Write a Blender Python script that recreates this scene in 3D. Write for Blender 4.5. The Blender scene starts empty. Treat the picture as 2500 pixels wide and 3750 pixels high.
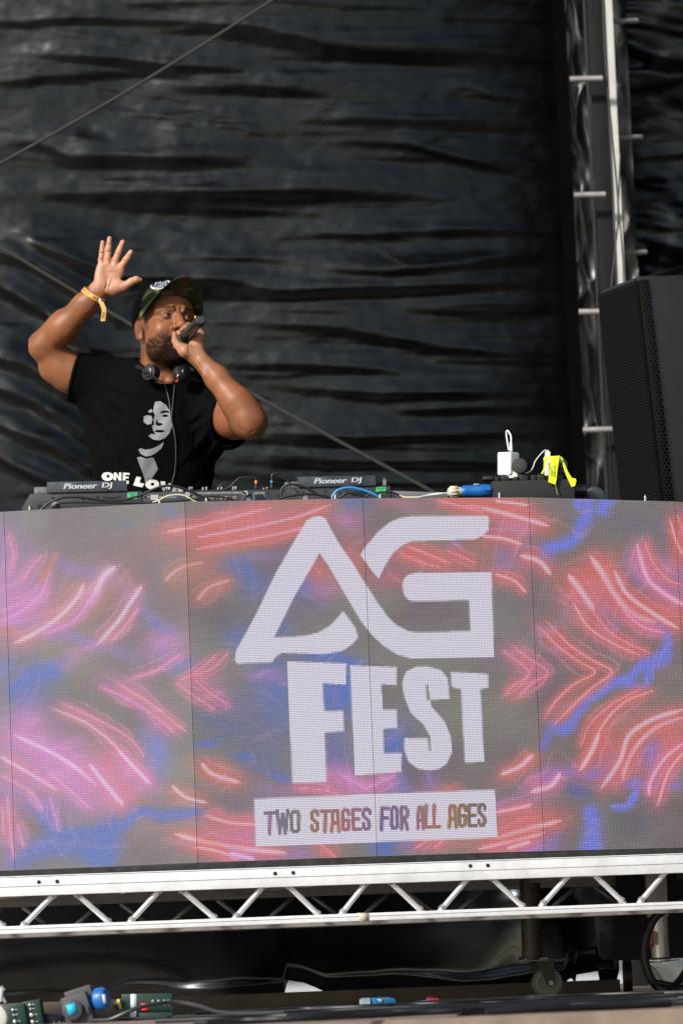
import bpy, bmesh, math, random
import numpy as np
from mathutils import Vector, Matrix
from mathutils.bvhtree import BVHTree
from mathutils.geometry import tessellate_polygon

R = math.radians
scene = bpy.context.scene
col = scene.collection

# ------------------------------------------------------------------ camera
FPX, CX, CY = 15840.0, 1250.0, 1875.0        # photograph 2500 x 3750
PITCH, ROLL = R(5.95), R(2.26)
CAMZ = 0.125
_cp, _sp, _cr, _sr = math.cos(PITCH), math.sin(PITCH), math.cos(ROLL), math.sin(ROLL)
_F = Vector((0, _cp, _sp)); _R0 = Vector((1, 0, 0)); _U0 = Vector((0, -_sp, _cp))
CR = _cr * _R0 - _sr * _U0
CU = _sr * _R0 + _cr * _U0
CP = Vector((0, 0, CAMZ))
cam_d = bpy.data.cameras.new("camera"); cam = bpy.data.objects.new("camera", cam_d); col.objects.link(cam)
m = Matrix((CR, CU, -_F)).transposed().to_4x4(); m.translation = CP
cam.matrix_world = m
cam_d.sensor_fit = 'VERTICAL'; cam_d.sensor_height = 36.0; cam_d.sensor_width = 24.0
cam_d.lens = FPX / 3750 * 36
cam_d.clip_start = 0.5; cam_d.clip_end = 3000
cam_d.dof.use_dof = True; cam_d.dof.focus_distance = 12.2; cam_d.dof.aperture_fstop = 5.6
scene.camera = cam

# ------------------------------------------------------------------ light
SUN_DIR = Vector((-0.54, -0.68, 0.52)).normalized()      # towards the sun
world = bpy.data.worlds.new("World"); scene.world = world; world.use_nodes = True
nt = world.node_tree; bg = nt.nodes['Background']
sky = nt.nodes.new('ShaderNodeTexSky'); sky.sky_type = 'NISHITA'; sky.sun_disc = False
sky.sun_elevation = math.asin(SUN_DIR.z); sky.sun_rotation = math.atan2(SUN_DIR.x, SUN_DIR.y)
sky.air_density = 1.2; sky.dust_density = 1.5; sky.ozone_density = 1.0
nt.links.new(sky.outputs[0], bg.inputs[0]); bg.inputs[1].default_value = 0.10
sd = bpy.data.lights.new("sun", 'SUN'); sd.energy = 3.4; sd.angle = R(6); sd.color = (1.0, 0.96, 0.91)
sun = bpy.data.objects.new("sun", sd); col.objects.link(sun)
sun.rotation_euler = SUN_DIR.to_track_quat('Z', 'Y').to_euler()
scene.view_settings.view_transform = 'Standard'; scene.view_settings.look = 'None'
scene.view_settings.exposure = 0.4; scene.view_settings.gamma = 1.0
scene.cycles.max_bounces = 6

# ------------------------------------------------------------------ helpers
def U(px, py, Y):
    """point of the world at depth Y seen at photo pixel px, py"""
    d = _F + CR * ((px - CX) / FPX) - CU * ((py - CY) / FPX)
    return CP + d * (Y / d.y)
def PROJ(P):
    """(n,3) array -> photo pixels"""
    v = np.asarray(P, float) - np.array(CP)
    f = v @ np.array(_F)
    return CX + FPX * (v @ np.array(CR)) / f, CY - FPX * (v @ np.array(CU)) / f
def s2l(c):
    c = np.asarray(c, float) / 255.0
    return np.where(c <= 0.04045, c / 12.92, ((c + 0.055) / 1.055) ** 2.4)

WORLD = {}
def tag(o, label=None, cat=None, group=None, kind=None):
    if label: o['label'] = label
    if cat: o['category'] = cat
    if group: o['group'] = group
    if kind: o['kind'] = kind
    return o
def thing(name, label, cat, loc=(0, 0, 0), group=None):
    o = bpy.data.objects.new(name, None); col.objects.link(o); o.empty_display_size = 0.05
    o.location = loc; WORLD[o.name] = Vector(loc)
    return tag(o, label, cat, group)
def finish(name, me, mat, parent=None, smooth=True):
    """mesh given in world coordinates -> linked object"""
    n = len(me.vertices); co = np.empty(n * 3); me.vertices.foreach_get('co', co); co = co.reshape(-1, 3)
    off = np.array(WORLD[parent.name]) if parent is not None else np.array([co[:, 0].mean(), co[:, 1].mean(), co[:, 2].min()])
    me.vertices.foreach_set('co', (co - off).ravel()); me.update()
    if mat is not None:
        for mm in (mat if isinstance(mat, (list, tuple)) else [mat]): me.materials.append(mm)
    o = bpy.data.objects.new(name, me); col.objects.link(o)
    if parent is not None: o.parent = parent; WORLD[o.name] = Vector(off)
    else: o.location = off; WORLD[o.name] = Vector(off)
    if smooth: me.polygons.foreach_set('use_smooth', [True] * len(me.polygons))
    return o

class MB:
    def __init__(s): s.v = []; s.f = []
    def add(s, vs, fs):
        b = len(s.v); s.v += [tuple(p) for p in vs]; s.f += [tuple(i + b for i in f) for f in fs]; return s
    def box(s, c, size, rot=None):
        hx, hy, hz = [k / 2 for k in size]; c = Vector(c)
        vs = [Vector((x, y, z)) for x in (-hx, hx) for y in (-hy, hy) for z in (-hz, hz)]
        if rot is not None: vs = [rot @ p for p in vs]
        return s.add([c + p for p in vs], [(0, 1, 3, 2), (4, 6, 7, 5), (0, 4, 5, 1), (2, 3, 7, 6), (0, 2, 6, 4), (1, 5, 7, 3)])
    def obox(s, o, a, b, c):
        """box from a corner and three edge vectors"""
        o, a, b, c = map(Vector, (o, a, b, c))
        vs = [o + a * i + b * j + c * k for i in (0, 1) for j in (0, 1) for k in (0, 1)]
        fs = [(0, 1, 3, 2), (4, 6, 7, 5), (0, 4, 5, 1), (2, 3, 7, 6), (0, 2, 6, 4), (1, 5, 7, 3)]
        if a.cross(b).dot(c) < 0: fs = [f[::-1] for f in fs]
        return s.add(vs, fs)
    def ring_sweep(s, pts, rad, n=10, cap=True, up=None, flat=1.0):
        pts = [Vector(p) for p in pts]; k = len(pts)
        if not isinstance(rad, (list, tuple)): rad = [rad] * k
        b = len(s.v); nx = None
        for i, p in enumerate(pts):
            t = (pts[min(i + 1, k - 1)] - pts[max(i - 1, 0)]).normalized()
            if nx is None:
                a = Vector(up) if up is not None else (Vector((0, 0, 1)) if abs(t.z) < 0.9 else Vector((1, 0, 0)))
                nx = t.cross(a).normalized()
            nx = (nx - t * nx.dot(t)).normalized(); ny = t.cross(nx)
            for j in range(n):
                a = 2 * math.pi * j / n
                s.v.append(tuple(p + (nx * math.cos(a) + ny * math.sin(a) * flat) * rad[i]))
        for i in range(k - 1):
            for j in range(n):
                q = b + i * n + j; r = b + i * n + (j + 1) % n
                s.f.append((q, r, r + n, q + n))
        if cap:
            s.f.append(tuple(b + j for j in range(n))[::-1]); s.f.append(tuple(b + (k - 1) * n + j for j in range(n)))
        return s
    def cyl(s, p0, p1, r0, r1=None, n=16):
        return s.ring_sweep([p0, p1], [r0, r0 if r1 is None else r1], n)
    def prism(s, poly, d):
        """poly: planar loop of world points, d: extrusion vector"""
        n = len(poly); poly = [Vector(p) for p in poly]; d = Vector(d)
        b = len(s.v); s.v += [tuple(p) for p in poly] + [tuple(p + d) for p in poly]
        for t in tessellate_polygon([poly]):
            s.f.append((b + t[0], b + t[1], b + t[2])); s.f.append((b + n + t[2], b + n + t[1], b + n + t[0]))
        for i in range(n): j = (i + 1) % n; s.f.append((b + i, b + j, b + n + j, b + n + i))
        return s
    def mesh(s, name='m'):
        me = bpy.data.meshes.new(name); me.from_pydata(s.v, [], s.f); me.update(); return me
    def build(s, name, mat, parent=None, bevel=0.0, seg=2, smooth=True, recalc=True):
        me = s.mesh(name)
        bm = bmesh.new(); bm.from_mesh(me)
        if recalc: bmesh.ops.recalc_face_normals(bm, faces=bm.faces)
        if bevel > 0:
            es = [e for e in bm.edges if len(e.link_faces) == 2 and e.calc_face_angle(0) > 0.6]
            bmesh.ops.bevel(bm, geom=es, offset=bevel, segments=seg, affect='EDGES', profile=0.6, clamp_overlap=True)
        for e in bm.edges:
            e.smooth = not (len(e.link_faces) == 2 and e.calc_face_angle(0) > 0.6)
        bm.to_mesh(me); bm.free()
        return finish(name, me, mat, parent, smooth)

def spline(pts, n=8):
    """Catmull-Rom through points"""
    P = [Vector(p) for p in pts]; P = [P[0] * 2 - P[1]] + P + [P[-1] * 2 - P[-2]]; out = []
    for i in range(1, len(P) - 2):
        for k in range(n):
            t = k / n; a, b, c, d = P[i - 1:i + 3]
            out.append(0.5 * ((2 * b) + (c - a) * t + (2 * a - 5 * b + 4 * c - d) * t * t + (3 * b - a - 3 * c + d) * t ** 3))
    out.append(P[-2]); return out

MATS = {}
def mat(name, color, rough=0.5, metal=0.0, spec=0.5, bump=None, vary=None, attr=None, emit=None, coat=0, bdist=0.001, sss=0, rvar=0.0, tint=None):
    """bump=(scale,strength), vary=(scale,amount) colour mottling, attr = colour attribute name"""
    if name in MATS: return MATS[name]
    mt = bpy.data.materials.new(name); mt.use_nodes = True; t = mt.node_tree; p = t.nodes['Principled BSDF']
    p.inputs['Base Color'].default_value = (*color, 1); p.inputs['Roughness'].default_value = rough
    p.inputs['Metallic'].default_value = metal; p.inputs['Specular IOR Level'].default_value = spec
    p.inputs['Coat Weight'].default_value = coat
    geo = t.nodes.new('ShaderNodeTexCoord')
    src = None
    if attr:
        a = t.nodes.new('ShaderNodeAttribute'); a.attribute_name = attr; src = a.outputs['Color']
    if vary:
        nz = t.nodes.new('ShaderNodeTexNoise'); nz.inputs['Scale'].default_value = vary[0]; nz.inputs['Detail'].default_value = 6
        nz.inputs['Roughness'].default_value = 0.65
        t.links.new(geo.outputs['Object'], nz.inputs['Vector'])
        mx = t.nodes.new('ShaderNodeMixRGB'); mx.blend_type = 'MULTIPLY'; mx.inputs[0].default_value = 1
        rp = t.nodes.new('ShaderNodeMapRange'); rp.inputs[1].default_value = 0.3; rp.inputs[2].default_value = 0.7
        rp.inputs[3].default_value = 1 - vary[1]; rp.inputs[4].default_value = 1 + vary[1] * 0.5
        t.links.new(nz.outputs['Fac'], rp.inputs[0])
        if src is not None: t.links.new(src, mx.inputs[1])
        else: mx.inputs[1].default_value = (*color, 1)
        t.links.new(rp.outputs[0], mx.inputs[2]); src = mx.outputs[0]
        if rvar:
            r2 = t.nodes.new('ShaderNodeMapRange'); r2.inputs[1].default_value = 0.3; r2.inputs[2].default_value = 0.7
            r2.inputs[3].default_value = max(0.05, rough - rvar); r2.inputs[4].default_value = min(1, rough + rvar)
            t.links.new(nz.outputs['Fac'], r2.inputs[0]); t.links.new(r2.outputs[0], p.inputs['Roughness'])
    if tint: p.inputs['Specular Tint'].default_value = (*tint, 1)
    if src is not None: t.links.new(src, p.inputs['Base Color'])
    if bump:
        nb = t.nodes.new('ShaderNodeTexNoise'); nb.inputs['Scale'].default_value = bump[0]; nb.inputs['Detail'].default_value = 5
        t.links.new(geo.outputs['Object'], nb.inputs['Vector'])
        bn = t.nodes.new('ShaderNodeBump'); bn.inputs['Strength'].default_value = bump[1]; bn.inputs['Distance'].default_value = bdist
        t.links.new(nb.outputs['Fac'], bn.inputs['Height']); t.links.new(bn.outputs[0], p.inputs['Normal'])
    if emit: p.inputs['Emission Color'].default_value = (*emit[0], 1); p.inputs['Emission Strength'].default_value = emit[1]
    if sss: p.inputs['Subsurface Weight'].default_value = sss; p.inputs['Subsurface Radius'].default_value = (1.0, 0.35, 0.2); p.inputs['Subsurface Scale'].default_value = 0.01
    MATS[name] = mt; return mt

def vnoise(x, y, seed=0):
    """smooth value noise on numpy arrays, -1..1"""
    xi = np.floor(x).astype(np.int64); yi = np.floor(y).astype(np.int64); xf = x - xi; yf = y - yi
    def h(a, b):
        n = (a * 374761393 + b * 668265263 + seed * 1442695041) & 0xFFFFFFFF
        n = ((n ^ (n >> 13)) * 1274126177) & 0xFFFFFFFF
        return ((n ^ (n >> 16)) & 0xFFFF) / 32767.5 - 1
    u = xf * xf * xf * (xf * (xf * 6 - 15) + 10); v = yf * yf * yf * (yf * (yf * 6 - 15) + 10)
    return (h(xi, yi) * (1 - u) + h(xi + 1, yi) * u) * (1 - v) + (h(xi, yi + 1) * (1 - u) + h(xi + 1, yi + 1) * u) * v
def fbm(x, y, seed=0, oct=4):
    s = 0; a = 1; 
    for i in range(oct): s = s + a * vnoise(x * 2 ** i, y * 2 ** i, seed + i * 17); a *= 0.5
    return s

def text_polys(body, font_scale=1.0):
    """tessellated triangles + verts of a text in the built-in font, local 2D units"""
    c = bpy.data.curves.new('t', 'FONT'); c.body = body; c.size = 1; c.resolution_u = 3
    o = bpy.data.objects.new('t', c); col.objects.link(o)
    dg = bpy.context.evaluated_depsgraph_get(); me = bpy.data.meshes.new_from_object(o.evaluated_get(dg))
    vs = [v.co.copy() for v in me.vertices]; fs = [tuple(p.vertices) for p in me.polygons]
    bpy.data.objects.remove(o); bpy.data.curves.remove(c); bpy.data.meshes.remove(me)
    return vs, fs
def text_on(mb, body, o, ux, uy, off, bold=0.0, shear=0.0):
    """lay text into the parallelogram o, o+ux, o+uy (world), raised by off"""
    vs, fs = text_polys(body)
    x0 = min(v.x for v in vs); x1 = max(v.x for v in vs); y0 = min(v.y for v in vs); y1 = max(v.y for v in vs)
    o, ux, uy, off = Vector(o), Vector(ux), Vector(uy), Vector(off)
    for k, dx in enumerate((-bold, 0, bold) if bold else (0,)):
        P = []
        for v in vs:
            a = (v.x - x0) / (x1 - x0) + dx; b = (v.y - y0) / (y1 - y0)
            P.append(o + ux * (a + shear * b) + uy * b + off * (1 + 0.15 * k))
        mb.add(P, fs)
    return mb
# ------------------------------------------------------------------ setting
M_ground = mat('ground', (0.16, 0.16, 0.12), 0.9, vary=(0.8, 0.3))
M_ply = mat('stage_ply', (0.25, 0.185, 0.140), 0.6, vary=(9, 0.35), bump=(60, 0.3), rvar=0.12)
M_tarp = mat('tarpaulin', (0.0014, 0.0017, 0.0018), 0.27, spec=.40, vary=(3.0, 0.25), rvar=0.04, tint=(.90, .97, 1.0))
def crumple(mt, sc, st, dist):
    t = mt.node_tree; p = t.nodes['Principled BSDF']; tc = t.nodes.new('ShaderNodeTexCoord'); prev = None
    for k, (sx, sz, s_) in enumerate(sc):
        mp_ = t.nodes.new('ShaderNodeMapping'); mp_.inputs['Scale'].default_value = (sx, 1, sz); t.links.new(tc.outputs['Object'], mp_.inputs[0])
        nz = t.nodes.new('ShaderNodeTexNoise'); nz.inputs['Scale'].default_value = s_; nz.inputs['Detail'].default_value = 6; nz.inputs['Roughness'].default_value = .6; nz.inputs['Distortion'].default_value = .6
        t.links.new(mp_.outputs[0], nz.inputs['Vector']); b = t.nodes.new('ShaderNodeBump'); b.inputs['Strength'].default_value = st; b.inputs['Distance'].default_value = dist[k]
        t.links.new(nz.outputs['Fac'], b.inputs['Height'])
        if prev is not None: t.links.new(prev.outputs[0], b.inputs['Normal'])
        prev = b
    t.links.new(prev.outputs[0], p.inputs['Normal'])
crumple(M_tarp, ((1, 4.5, 1.6), (1, 2.2, 9.0)), .16, (.012, .005))
M_tarp2 = mat('glossy_tarpaulin', (0.006, 0.007, 0.008), 0.34, spec=.55, vary=(3.0, 0.2), bump=(18, 0.3), bdist=0.003, rvar=0.05)
M_alu = mat('aluminium', (0.86, 0.87, 0.88), 0.42, 0.15, bump=(120, 0.06), vary=(16, 0.16), rvar=0.08)
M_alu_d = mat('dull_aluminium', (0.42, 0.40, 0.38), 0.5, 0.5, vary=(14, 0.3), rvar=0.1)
M_black = mat('black_plastic', (0.018, 0.018, 0.02), 0.5, bump=(300, 0.1))
M_blackmatte = mat('black_paint', (0.012, 0.012, 0.013), 0.75)
M_rubber = mat('black_rubber', (0.010, 0.010, 0.011), 0.5)
M_galv = mat('galvanised_steel', (0.55, 0.57, 0.58), 0.34, 0.8, vary=(25, 0.3), rvar=0.12)
M_white = mat('white_plastic', (0.75, 0.75, 0.74), 0.35)
M_blue = mat('blue_plastic', (0.01, 0.12, 0.42), 0.38)
M_cream = mat('cream_plastic', (0.62, 0.57, 0.44), 0.45)
M_screw = mat('steel_screw', (0.5, 0.5, 0.5), 0.35, 0.9)

g = MB().add([(-400, -900, -1.3), (400, -900, -1.3), (400, 900, -1.3), (-400, 900, -1.3)], [(0, 1, 2, 3)])
tag(g.build('ground', M_ground, smooth=False), kind='structure')
g = MB().add([(-60, 19, -1.29), (60, 19, -1.29), (60, 300, -1.29), (-60, 300, -1.29)], [(0, 1, 2, 3)])
tag(g.build('added_pale_ground', mat('pale_ground', (.62, .60, .54), .9, vary=(1.5, .2)), smooth=False), kind='structure')  # pale sheet added behind the stage so the hem gaps look bright
g = MB().box((0.5, 13.3, -0.06), (9, 8.0, 0.12))
tag(g.build('stage_floor', M_ply, smooth=False), kind='structure')
# unseen slab added overhead to keep the light soft and frontal
g = MB().box((0, 16.2, 5.6), (12, 4.6, 0.15))
tag(g.build('unseen_shade_roof', M_blackmatte, smooth=False), kind='structure')
g = MB().box((3.3, 13.5, 2.7), (.1, 8, 5.6))
tag(g.build('unseen_dark_wall', M_blackmatte, smooth=False), kind='structure')  # unseen black wall added so the curtain's right end reflects dark
# timber batten running along the floor in front of the curtain
a = U(-300, 3658, 13.2); b = U(2270, 3616, 13.3); top = 0.5 * (a.z + b.z)
g = MB().obox((a.x, a.y, 0), (b.x - a.x, b.y - a.y, 0), (0, 0.06, 0), (0, 0, top))
M_batt = mat('weathered_timber', (0.11, 0.088, 0.066), 0.6, vary=(7, 0.4))
tag(g.build('timber_batten', M_batt, bevel=0.003), 'long low brown timber batten lying on the stage floor behind the caster wheel', 'batten')

# ------------------------------------------------------------------ curtains
def cloth_grid(x0, x1, z0, z1, Y, step, disp, hem=None, thick=0.0):
    nx = int((x1 - x0) / step) + 1; nz = int((z1 - z0) / step) + 1
    X, Z = np.meshgrid(np.linspace(x0, x1, nx), np.linspace(z0, z1, nz))
    D = disp(X, Z)
    if hem is not None:
        h = hem(X); Z = h + (Z - z0) / (z1 - z0) * (z1 - h)
    P = np.stack([X, Y + D, Z], -1).reshape(-1, 3)
    i = np.arange((nz - 1) * nx).reshape(nz - 1, nx)[:, :-1].ravel()
    F = np.stack([i, i + 1, i + nx + 1, i + nx], 1)
    me = bpy.data.meshes.new('cloth'); me.vertices.add(len(P)); me.vertices.foreach_set('co', P.ravel())
    me.loops.add(F.size); me.loops.foreach_set('vertex_index', F.ravel()); me.polygons.add(len(F))
    me.polygons.foreach_set('loop_start', np.arange(0, F.size, 4)); me.polygons.foreach_set('loop_total', np.full(len(F), 4))
    me.update(); me.validate(); return me

YC = 16.0
rng = random.Random(7)
# creases traced from the photo: (list of photo points, sag height m, depth m)
CRE = [([(-50, 60), (300, 55), (620, 75)], .10, .03), ([(560, 60), (900, 90), (1180, 165), (1500, 180), (2060, 190)], .16, .05),
       ([(100, 178), (420, 205), (640, 240), (880, 235)], .10, .04), ([(-50, 290), (200, 262), (420, 262)], .12, .03),
       ([(620, 300), (900, 310), (1140, 330)], .08, .02), ([(-50, 480), (120, 500), (260, 560), (600, 570), (1000, 560)], .15, .045),
       ([(1000, 415), (1500, 425), (2060, 430)], .12, .03), ([(1150, 500), (1500, 520), (1750, 575), (2060, 640)], .10, .03),
       ([(-50, 680), (400, 690), (900, 690), (1300, 690), (1800, 700)], .16, .05), ([(380, 740), (700, 755), (1000, 762)], .06, .02),
       ([(-50, 760), (150, 880), (420, 1000), (700, 1010), (1100, 1000)], .16, .05), ([(950, 830), (1350, 850), (1700, 830), (2060, 820)], .12, .03),
       ([(1050, 975), (1400, 985), (1700, 960), (2060, 900)], .12, .05), ([(700, 1050), (1100, 1070), (1500, 1050), (2060, 1030)], .10, .05),
       ([(-50, 900), (120, 950), (300, 1060), (420, 1150)], .12, .05), ([(-50, 1010), (150, 1120), (330, 1260)], .12, .05),
       ([(900, 1180), (1250, 1200), (1600, 1260), (2060, 1300)], .14, .04), ([(850, 1320), (1150, 1330), (1500, 1350)], .10, .03),
       ([(-50, 1290), (100, 1330), (240, 1420)], .12, .05), ([(1000, 1400), (1400, 1440), (2060, 1430)], .12, .04),
       ([(-50, 1400), (100, 1450), (330, 1580)], .12, .05), ([(900, 1560), (1300, 1600), (1700, 1590), (2060, 1560)], .12, .04),
       ([(-50, 1530), (150, 1600), (330, 1700)], .12, .05), ([(850, 1680), (1300, 1690), (2060, 1680)], .08, .03),
       ([(-50, 1650), (150, 1740), (330, 1830)], .10, .05), ([(1400, 1500), (1700, 1480), (2060, 1470)], .1, .03),
       ([(1700, 300), (1900, 360), (2060, 380)], .1, .02), ([(1500, 1120), (1800, 1130), (2060, 1110)], .1, .03)]
for k in range(260):      # small secondary creases
    x = rng.uniform(-150, 2000); y = rng.uniform(-50, 1850); L = rng.uniform(250, 1100); s = rng.uniform(-.05, .08) + (0.5 if x < 350 and y > 850 else (.12 if x < 500 else 0)); L = min(L, 300) if s > .4 else L
    CRE.append(([(x, y), (x + L * .5, y + L * .5 * s + rng.uniform(-12, 12)), (x + L, y + L * s)], rng.uniform(.02, .07), rng.choice((.003, .004, .005, .007))))
for k in range(10):      # long slanted wrinkles
    x = rng.uniform(400, 1700); y = rng.uniform(100, 1500); L = rng.uniform(200, 400); s = rng.uniform(-.5, .8)
    CRE.append(([(x, y), (x + L, y + L * s)], rng.uniform(.015, .03), rng.uniform(.003, .006)))
def curtain_disp(X, Z):
    D = 0.06 * fbm(X * 0.5 + 3, Z * 0.4, 5, 2) + 0.0034 * fbm(X * .6 + Z * .3, Z * 4.0, 11, 2) + .0024 * fbm(X * .8 + Z * .4, Z * 17, 19, 3) + .0008 * fbm(X * 4 + Z * 3, Z * 9 - X * 2, 29, 3)
    D += 0.0022 * fbm(X * 9, Z * 14, 23, 3)
    for ci, (pts, w, a) in enumerate(CRE):
        if ci < 28: a = a * 1.25
        W = [U(px, py, YC) for px, py in pts]; xs = [p.x for p in W]; zs = [p.z for p in W]
        xx = X[0]; 
        zl = np.interp(xx, xs, zs) ; zl = zl + 0.006 * fbm(xx * 1.8, xx * 0 + a * 1e3, 3, 2)
        Lx = xs[-1] - xs[0]; e = np.clip((xx - xs[0] + .12) / (.42 * Lx + .1), 0, 1) * np.clip((xs[-1] + .12 - xx) / (.42 * Lx + .1), 0, 1)
        e = e * e * (3 - 2 * e)
        sel = np.where(e > 0)[0]
        if len(sel) == 0: continue
        t = (Z[:, sel] - zl[sel]) 
        prof = np.where(t > 0, np.exp(-(t / w) ** 1.3), np.exp(-(t / (w * 0.24)) ** 2))
        D[:, sel] -= .50 * a * e[sel] * prof
    # right-hand end pulled back towards the stage side
    D += .11 * np.clip((X + .1) / 1.0, 0, 1.2) ** 2.2
    return D
def hem(X):
    x = X
    h = 0.018 + 0.012 * fbm(x * 3, x * 0, 9, 3)
    def lift(px, w, a, h):
        c = U(px, 3600, YC).x; return np.maximum(h, a * np.exp(-((x - c) / w) ** 2))
    h = lift(1105, .055, .062, h); h = lift(2120, .07, .085, h)
    return np.maximum(h, 0.008)
xl = U(-1100, 1800, YC).x; xr = U(2080, 900, YC).x
def low_disp(X, Z):
    D = curtain_disp(X, Z)
    # gathered folds near the floor
    low = np.clip((0.75 - Z) / 0.6, 0, 1)
    D += low * 0.05 * fbm(X * 1.7 + Z * 1.5, Z * 1.2, 31, 3)
    cx = U(1960, 3500, YC).x
    for k, (ang, wd, am) in enumerate([(-.45, .05, .05), (-.8, .035, .04), (-1.3, .05, .05), (.3, .06, .04)]):
        d = (X - cx) * math.cos(ang) + (Z - 0.12) * math.sin(ang)
        D -= am * np.exp(-(d / wd) ** 2) * np.exp(-((X - cx) / .45) ** 2) * low
    D += 0.12 * low * (1 - low)
    return D
me = cloth_grid(xl, xr, 0.16, U(1000, -650, YC).z, YC, 0.009, curtain_disp)
tag(finish('backdrop_curtain', me, M_tarp), 'large black creased tarpaulin hanging behind the person in the cap', 'curtain')

# black webbing edge of the big curtain
a = U(2020, 3640, YC - .02); z1 = U(1000, -650, YC).z
x0 = U(2060, 900, YC - .05).x
def edge_disp(X, Z): return 0.01 * fbm(X * 4, Z * 3, 2, 3)
me = cloth_grid(x0, x0 + 0.048, 0.2, z1, YC - 0.05, 0.008, edge_disp)
M_edge = mat('black_velvet_strip', (0.0015, 0.0015, 0.0015), 0.95, spec=0.05)
tag(finish('curtain_hem_strip', me, M_edge), 'dull black vertical strip hanging along the right edge of the big tarpaulin', 'curtain strip')

def drape(amp, seed, tilt):
    def f(X, Z):
        n = fbm(X * 9 + Z * tilt, Z * 2.2 - X * 3, seed, 3)
        rid = 1 - np.abs(fbm(X * 10 + Z * 2.2, Z * 4 - X * 6, seed + 3, 2))
        return amp * n - amp * 0.7 * rid ** 2
    return f
xa = U(2090, 900, 16.02).x; xb = U(2330, 900, 16.02).x
me = cloth_grid(xa, xb, 0.3, U(2100, -650, 16.02).z, 16.02, 0.006, drape(0.02, 41, 1.5))
tag(finish('side_curtain', me, M_tarp2), 'narrow glossy rumpled black curtain seen behind the left rungs of the metal tower', 'curtain')
def drape_r(X, Z):
    xc = X[0, 0]; e = np.exp(-(X - xc) / .12)
    D = 0.05 * fbm(X * 1.5, Z * 3.2 + X * .8, 61, 4) + e * 0.02 * fbm(X * 3, Z * 12, 67, 3)
    zs = np.linspace(0.2, 4.2, 16)
    for i, z in enumerate(zs):
        zz = z + .03 * math.sin(i * 5.1); t = Z - zz - (X - xc) * (.25 * math.sin(i * 2.3))
        D -= .028 * np.where(t > 0, np.exp(-(t / .1) ** 1.3), np.exp(-(t / .015) ** 2)) * (0.6 + .4 * math.sin(i * 1.7))
    return D
xa = U(2256, 500, 16.15).x
me = cloth_grid(xa, xa + 2.0, 0.2, U(2300, -650, 16.6).z, 16.15, 0.008, drape_r)
tag(finish('wing_curtain', me, M_tarp), 'black creased tarpaulin at the right edge, above the loudspeaker', 'curtain')
# webbing straps crossing the curtain (seams welded on the tarpaulin)
M_strap = mat('grey_cord', (0.032, 0.033, 0.032), 0.8)
def strap(p, q, label):
    A, B = U(*p, 15.62), U(*q, 15.62)
    pts = [A.lerp(B, t / 30) + Vector((0, 0, -0.02 * math.sin(math.pi * t / 30))) for t in range(31)]
    tag(MB().ring_sweep(pts, 0.0062, 8).build('rigging_rope', M_strap), label, 'rope', 'ropes stretched in front of the black curtain')
strap((1090, -60), (-120, 665), 'thin grey rope slanting across the top left of the black curtain')
strap((-120, 830), (1640, 1830), 'thin grey rope slanting down to the right behind the person in the cap')

# ------------------------------------------------------------------ tower
tw = thing('tower_truss', 'tall metal ladder tower with one bright post and short rungs beside the black curtains', 'truss tower', U(2195, 1800, 16.35))
zt = U(2200, -650, 16.3).z
def vpost(px, py, Y, w, dpt, m_, name, z0=0.0):
    c = U(px, py, Y); MB().box((c.x, Y, (zt + z0) / 2), (w, dpt, zt - z0)).build(name, m_, tw, bevel=0.004)
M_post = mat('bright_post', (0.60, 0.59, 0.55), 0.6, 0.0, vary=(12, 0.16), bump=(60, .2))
M_postd = mat('post_shade', (0.010, 0.009, 0.009), 0.7, 0.0, spec=.2, vary=(12, .2))
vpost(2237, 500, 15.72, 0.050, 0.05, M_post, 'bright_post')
vpost(2198, 500, 15.705, 0.058, 0.05, M_postd, 'post_shade')  # dark box standing in for the shaded left side of the bright post
vpost(2160, 500, 15.74, 0.012, 0.03, M_blackmatte, 'thin_post')
for x0_, x1_, y in ((2085, 2205, 287), (2100, 2215, 712), (2118, 2225, 1140), (2133, 2240, 1572)):
    A, B = U(x0_, y + 3, 15.60), U(x1_, y, 15.60); MB().cyl(A, B, 0.0115).build('rung', M_alu_d, tw)
for x0_, x1_, y in ((2236, 2330, 76), (2250, 2347, 502), (2265, 2363, 924)):
    A, B = U(x0_, y + 3, 15.74), U(x1_, y, 15.80); MB().cyl(A, B, 0.0105).build('rung', M_alu_d, tw)
def cable(name, pts, Y, r, m_, label, cat='cable', group=None, n=8):
    P = spline([U(p[0], p[1], (p[2] if len(p) > 2 else Y)) for p in pts], n)
    return tag(MB().ring_sweep(P, r, 8).build(name, m_), label, cat, group)
cable('hanging_cable', [(2204, -80), (2214, 200), (2240, 500), (2262, 760), (2252, 900), (2236, 1080), (2232, 1300)], 15.62, .0035, M_rubber, 'thin black cable bowing across the bright tower post to the left', group='cables hanging down the tower')
cable('hanging_cable', [(2270, 560), (2264, 700), (2262, 760), (2272, 860), (2280, 960), (2285, 1100)], 15.61, .003, M_rubber, 'thin black cable crossing the bright tower post and running down its right edge', group='cables hanging down the tower')
cable('hanging_cable', [(2206, 1195), (2212, 1300), (2226, 1500), (2236, 1700), (2240, 1830)], 15.60, .004, M_postd, 'slack dark cable hanging between the tower post and the loudspeaker grille', group='cables hanging down the tower')

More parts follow.
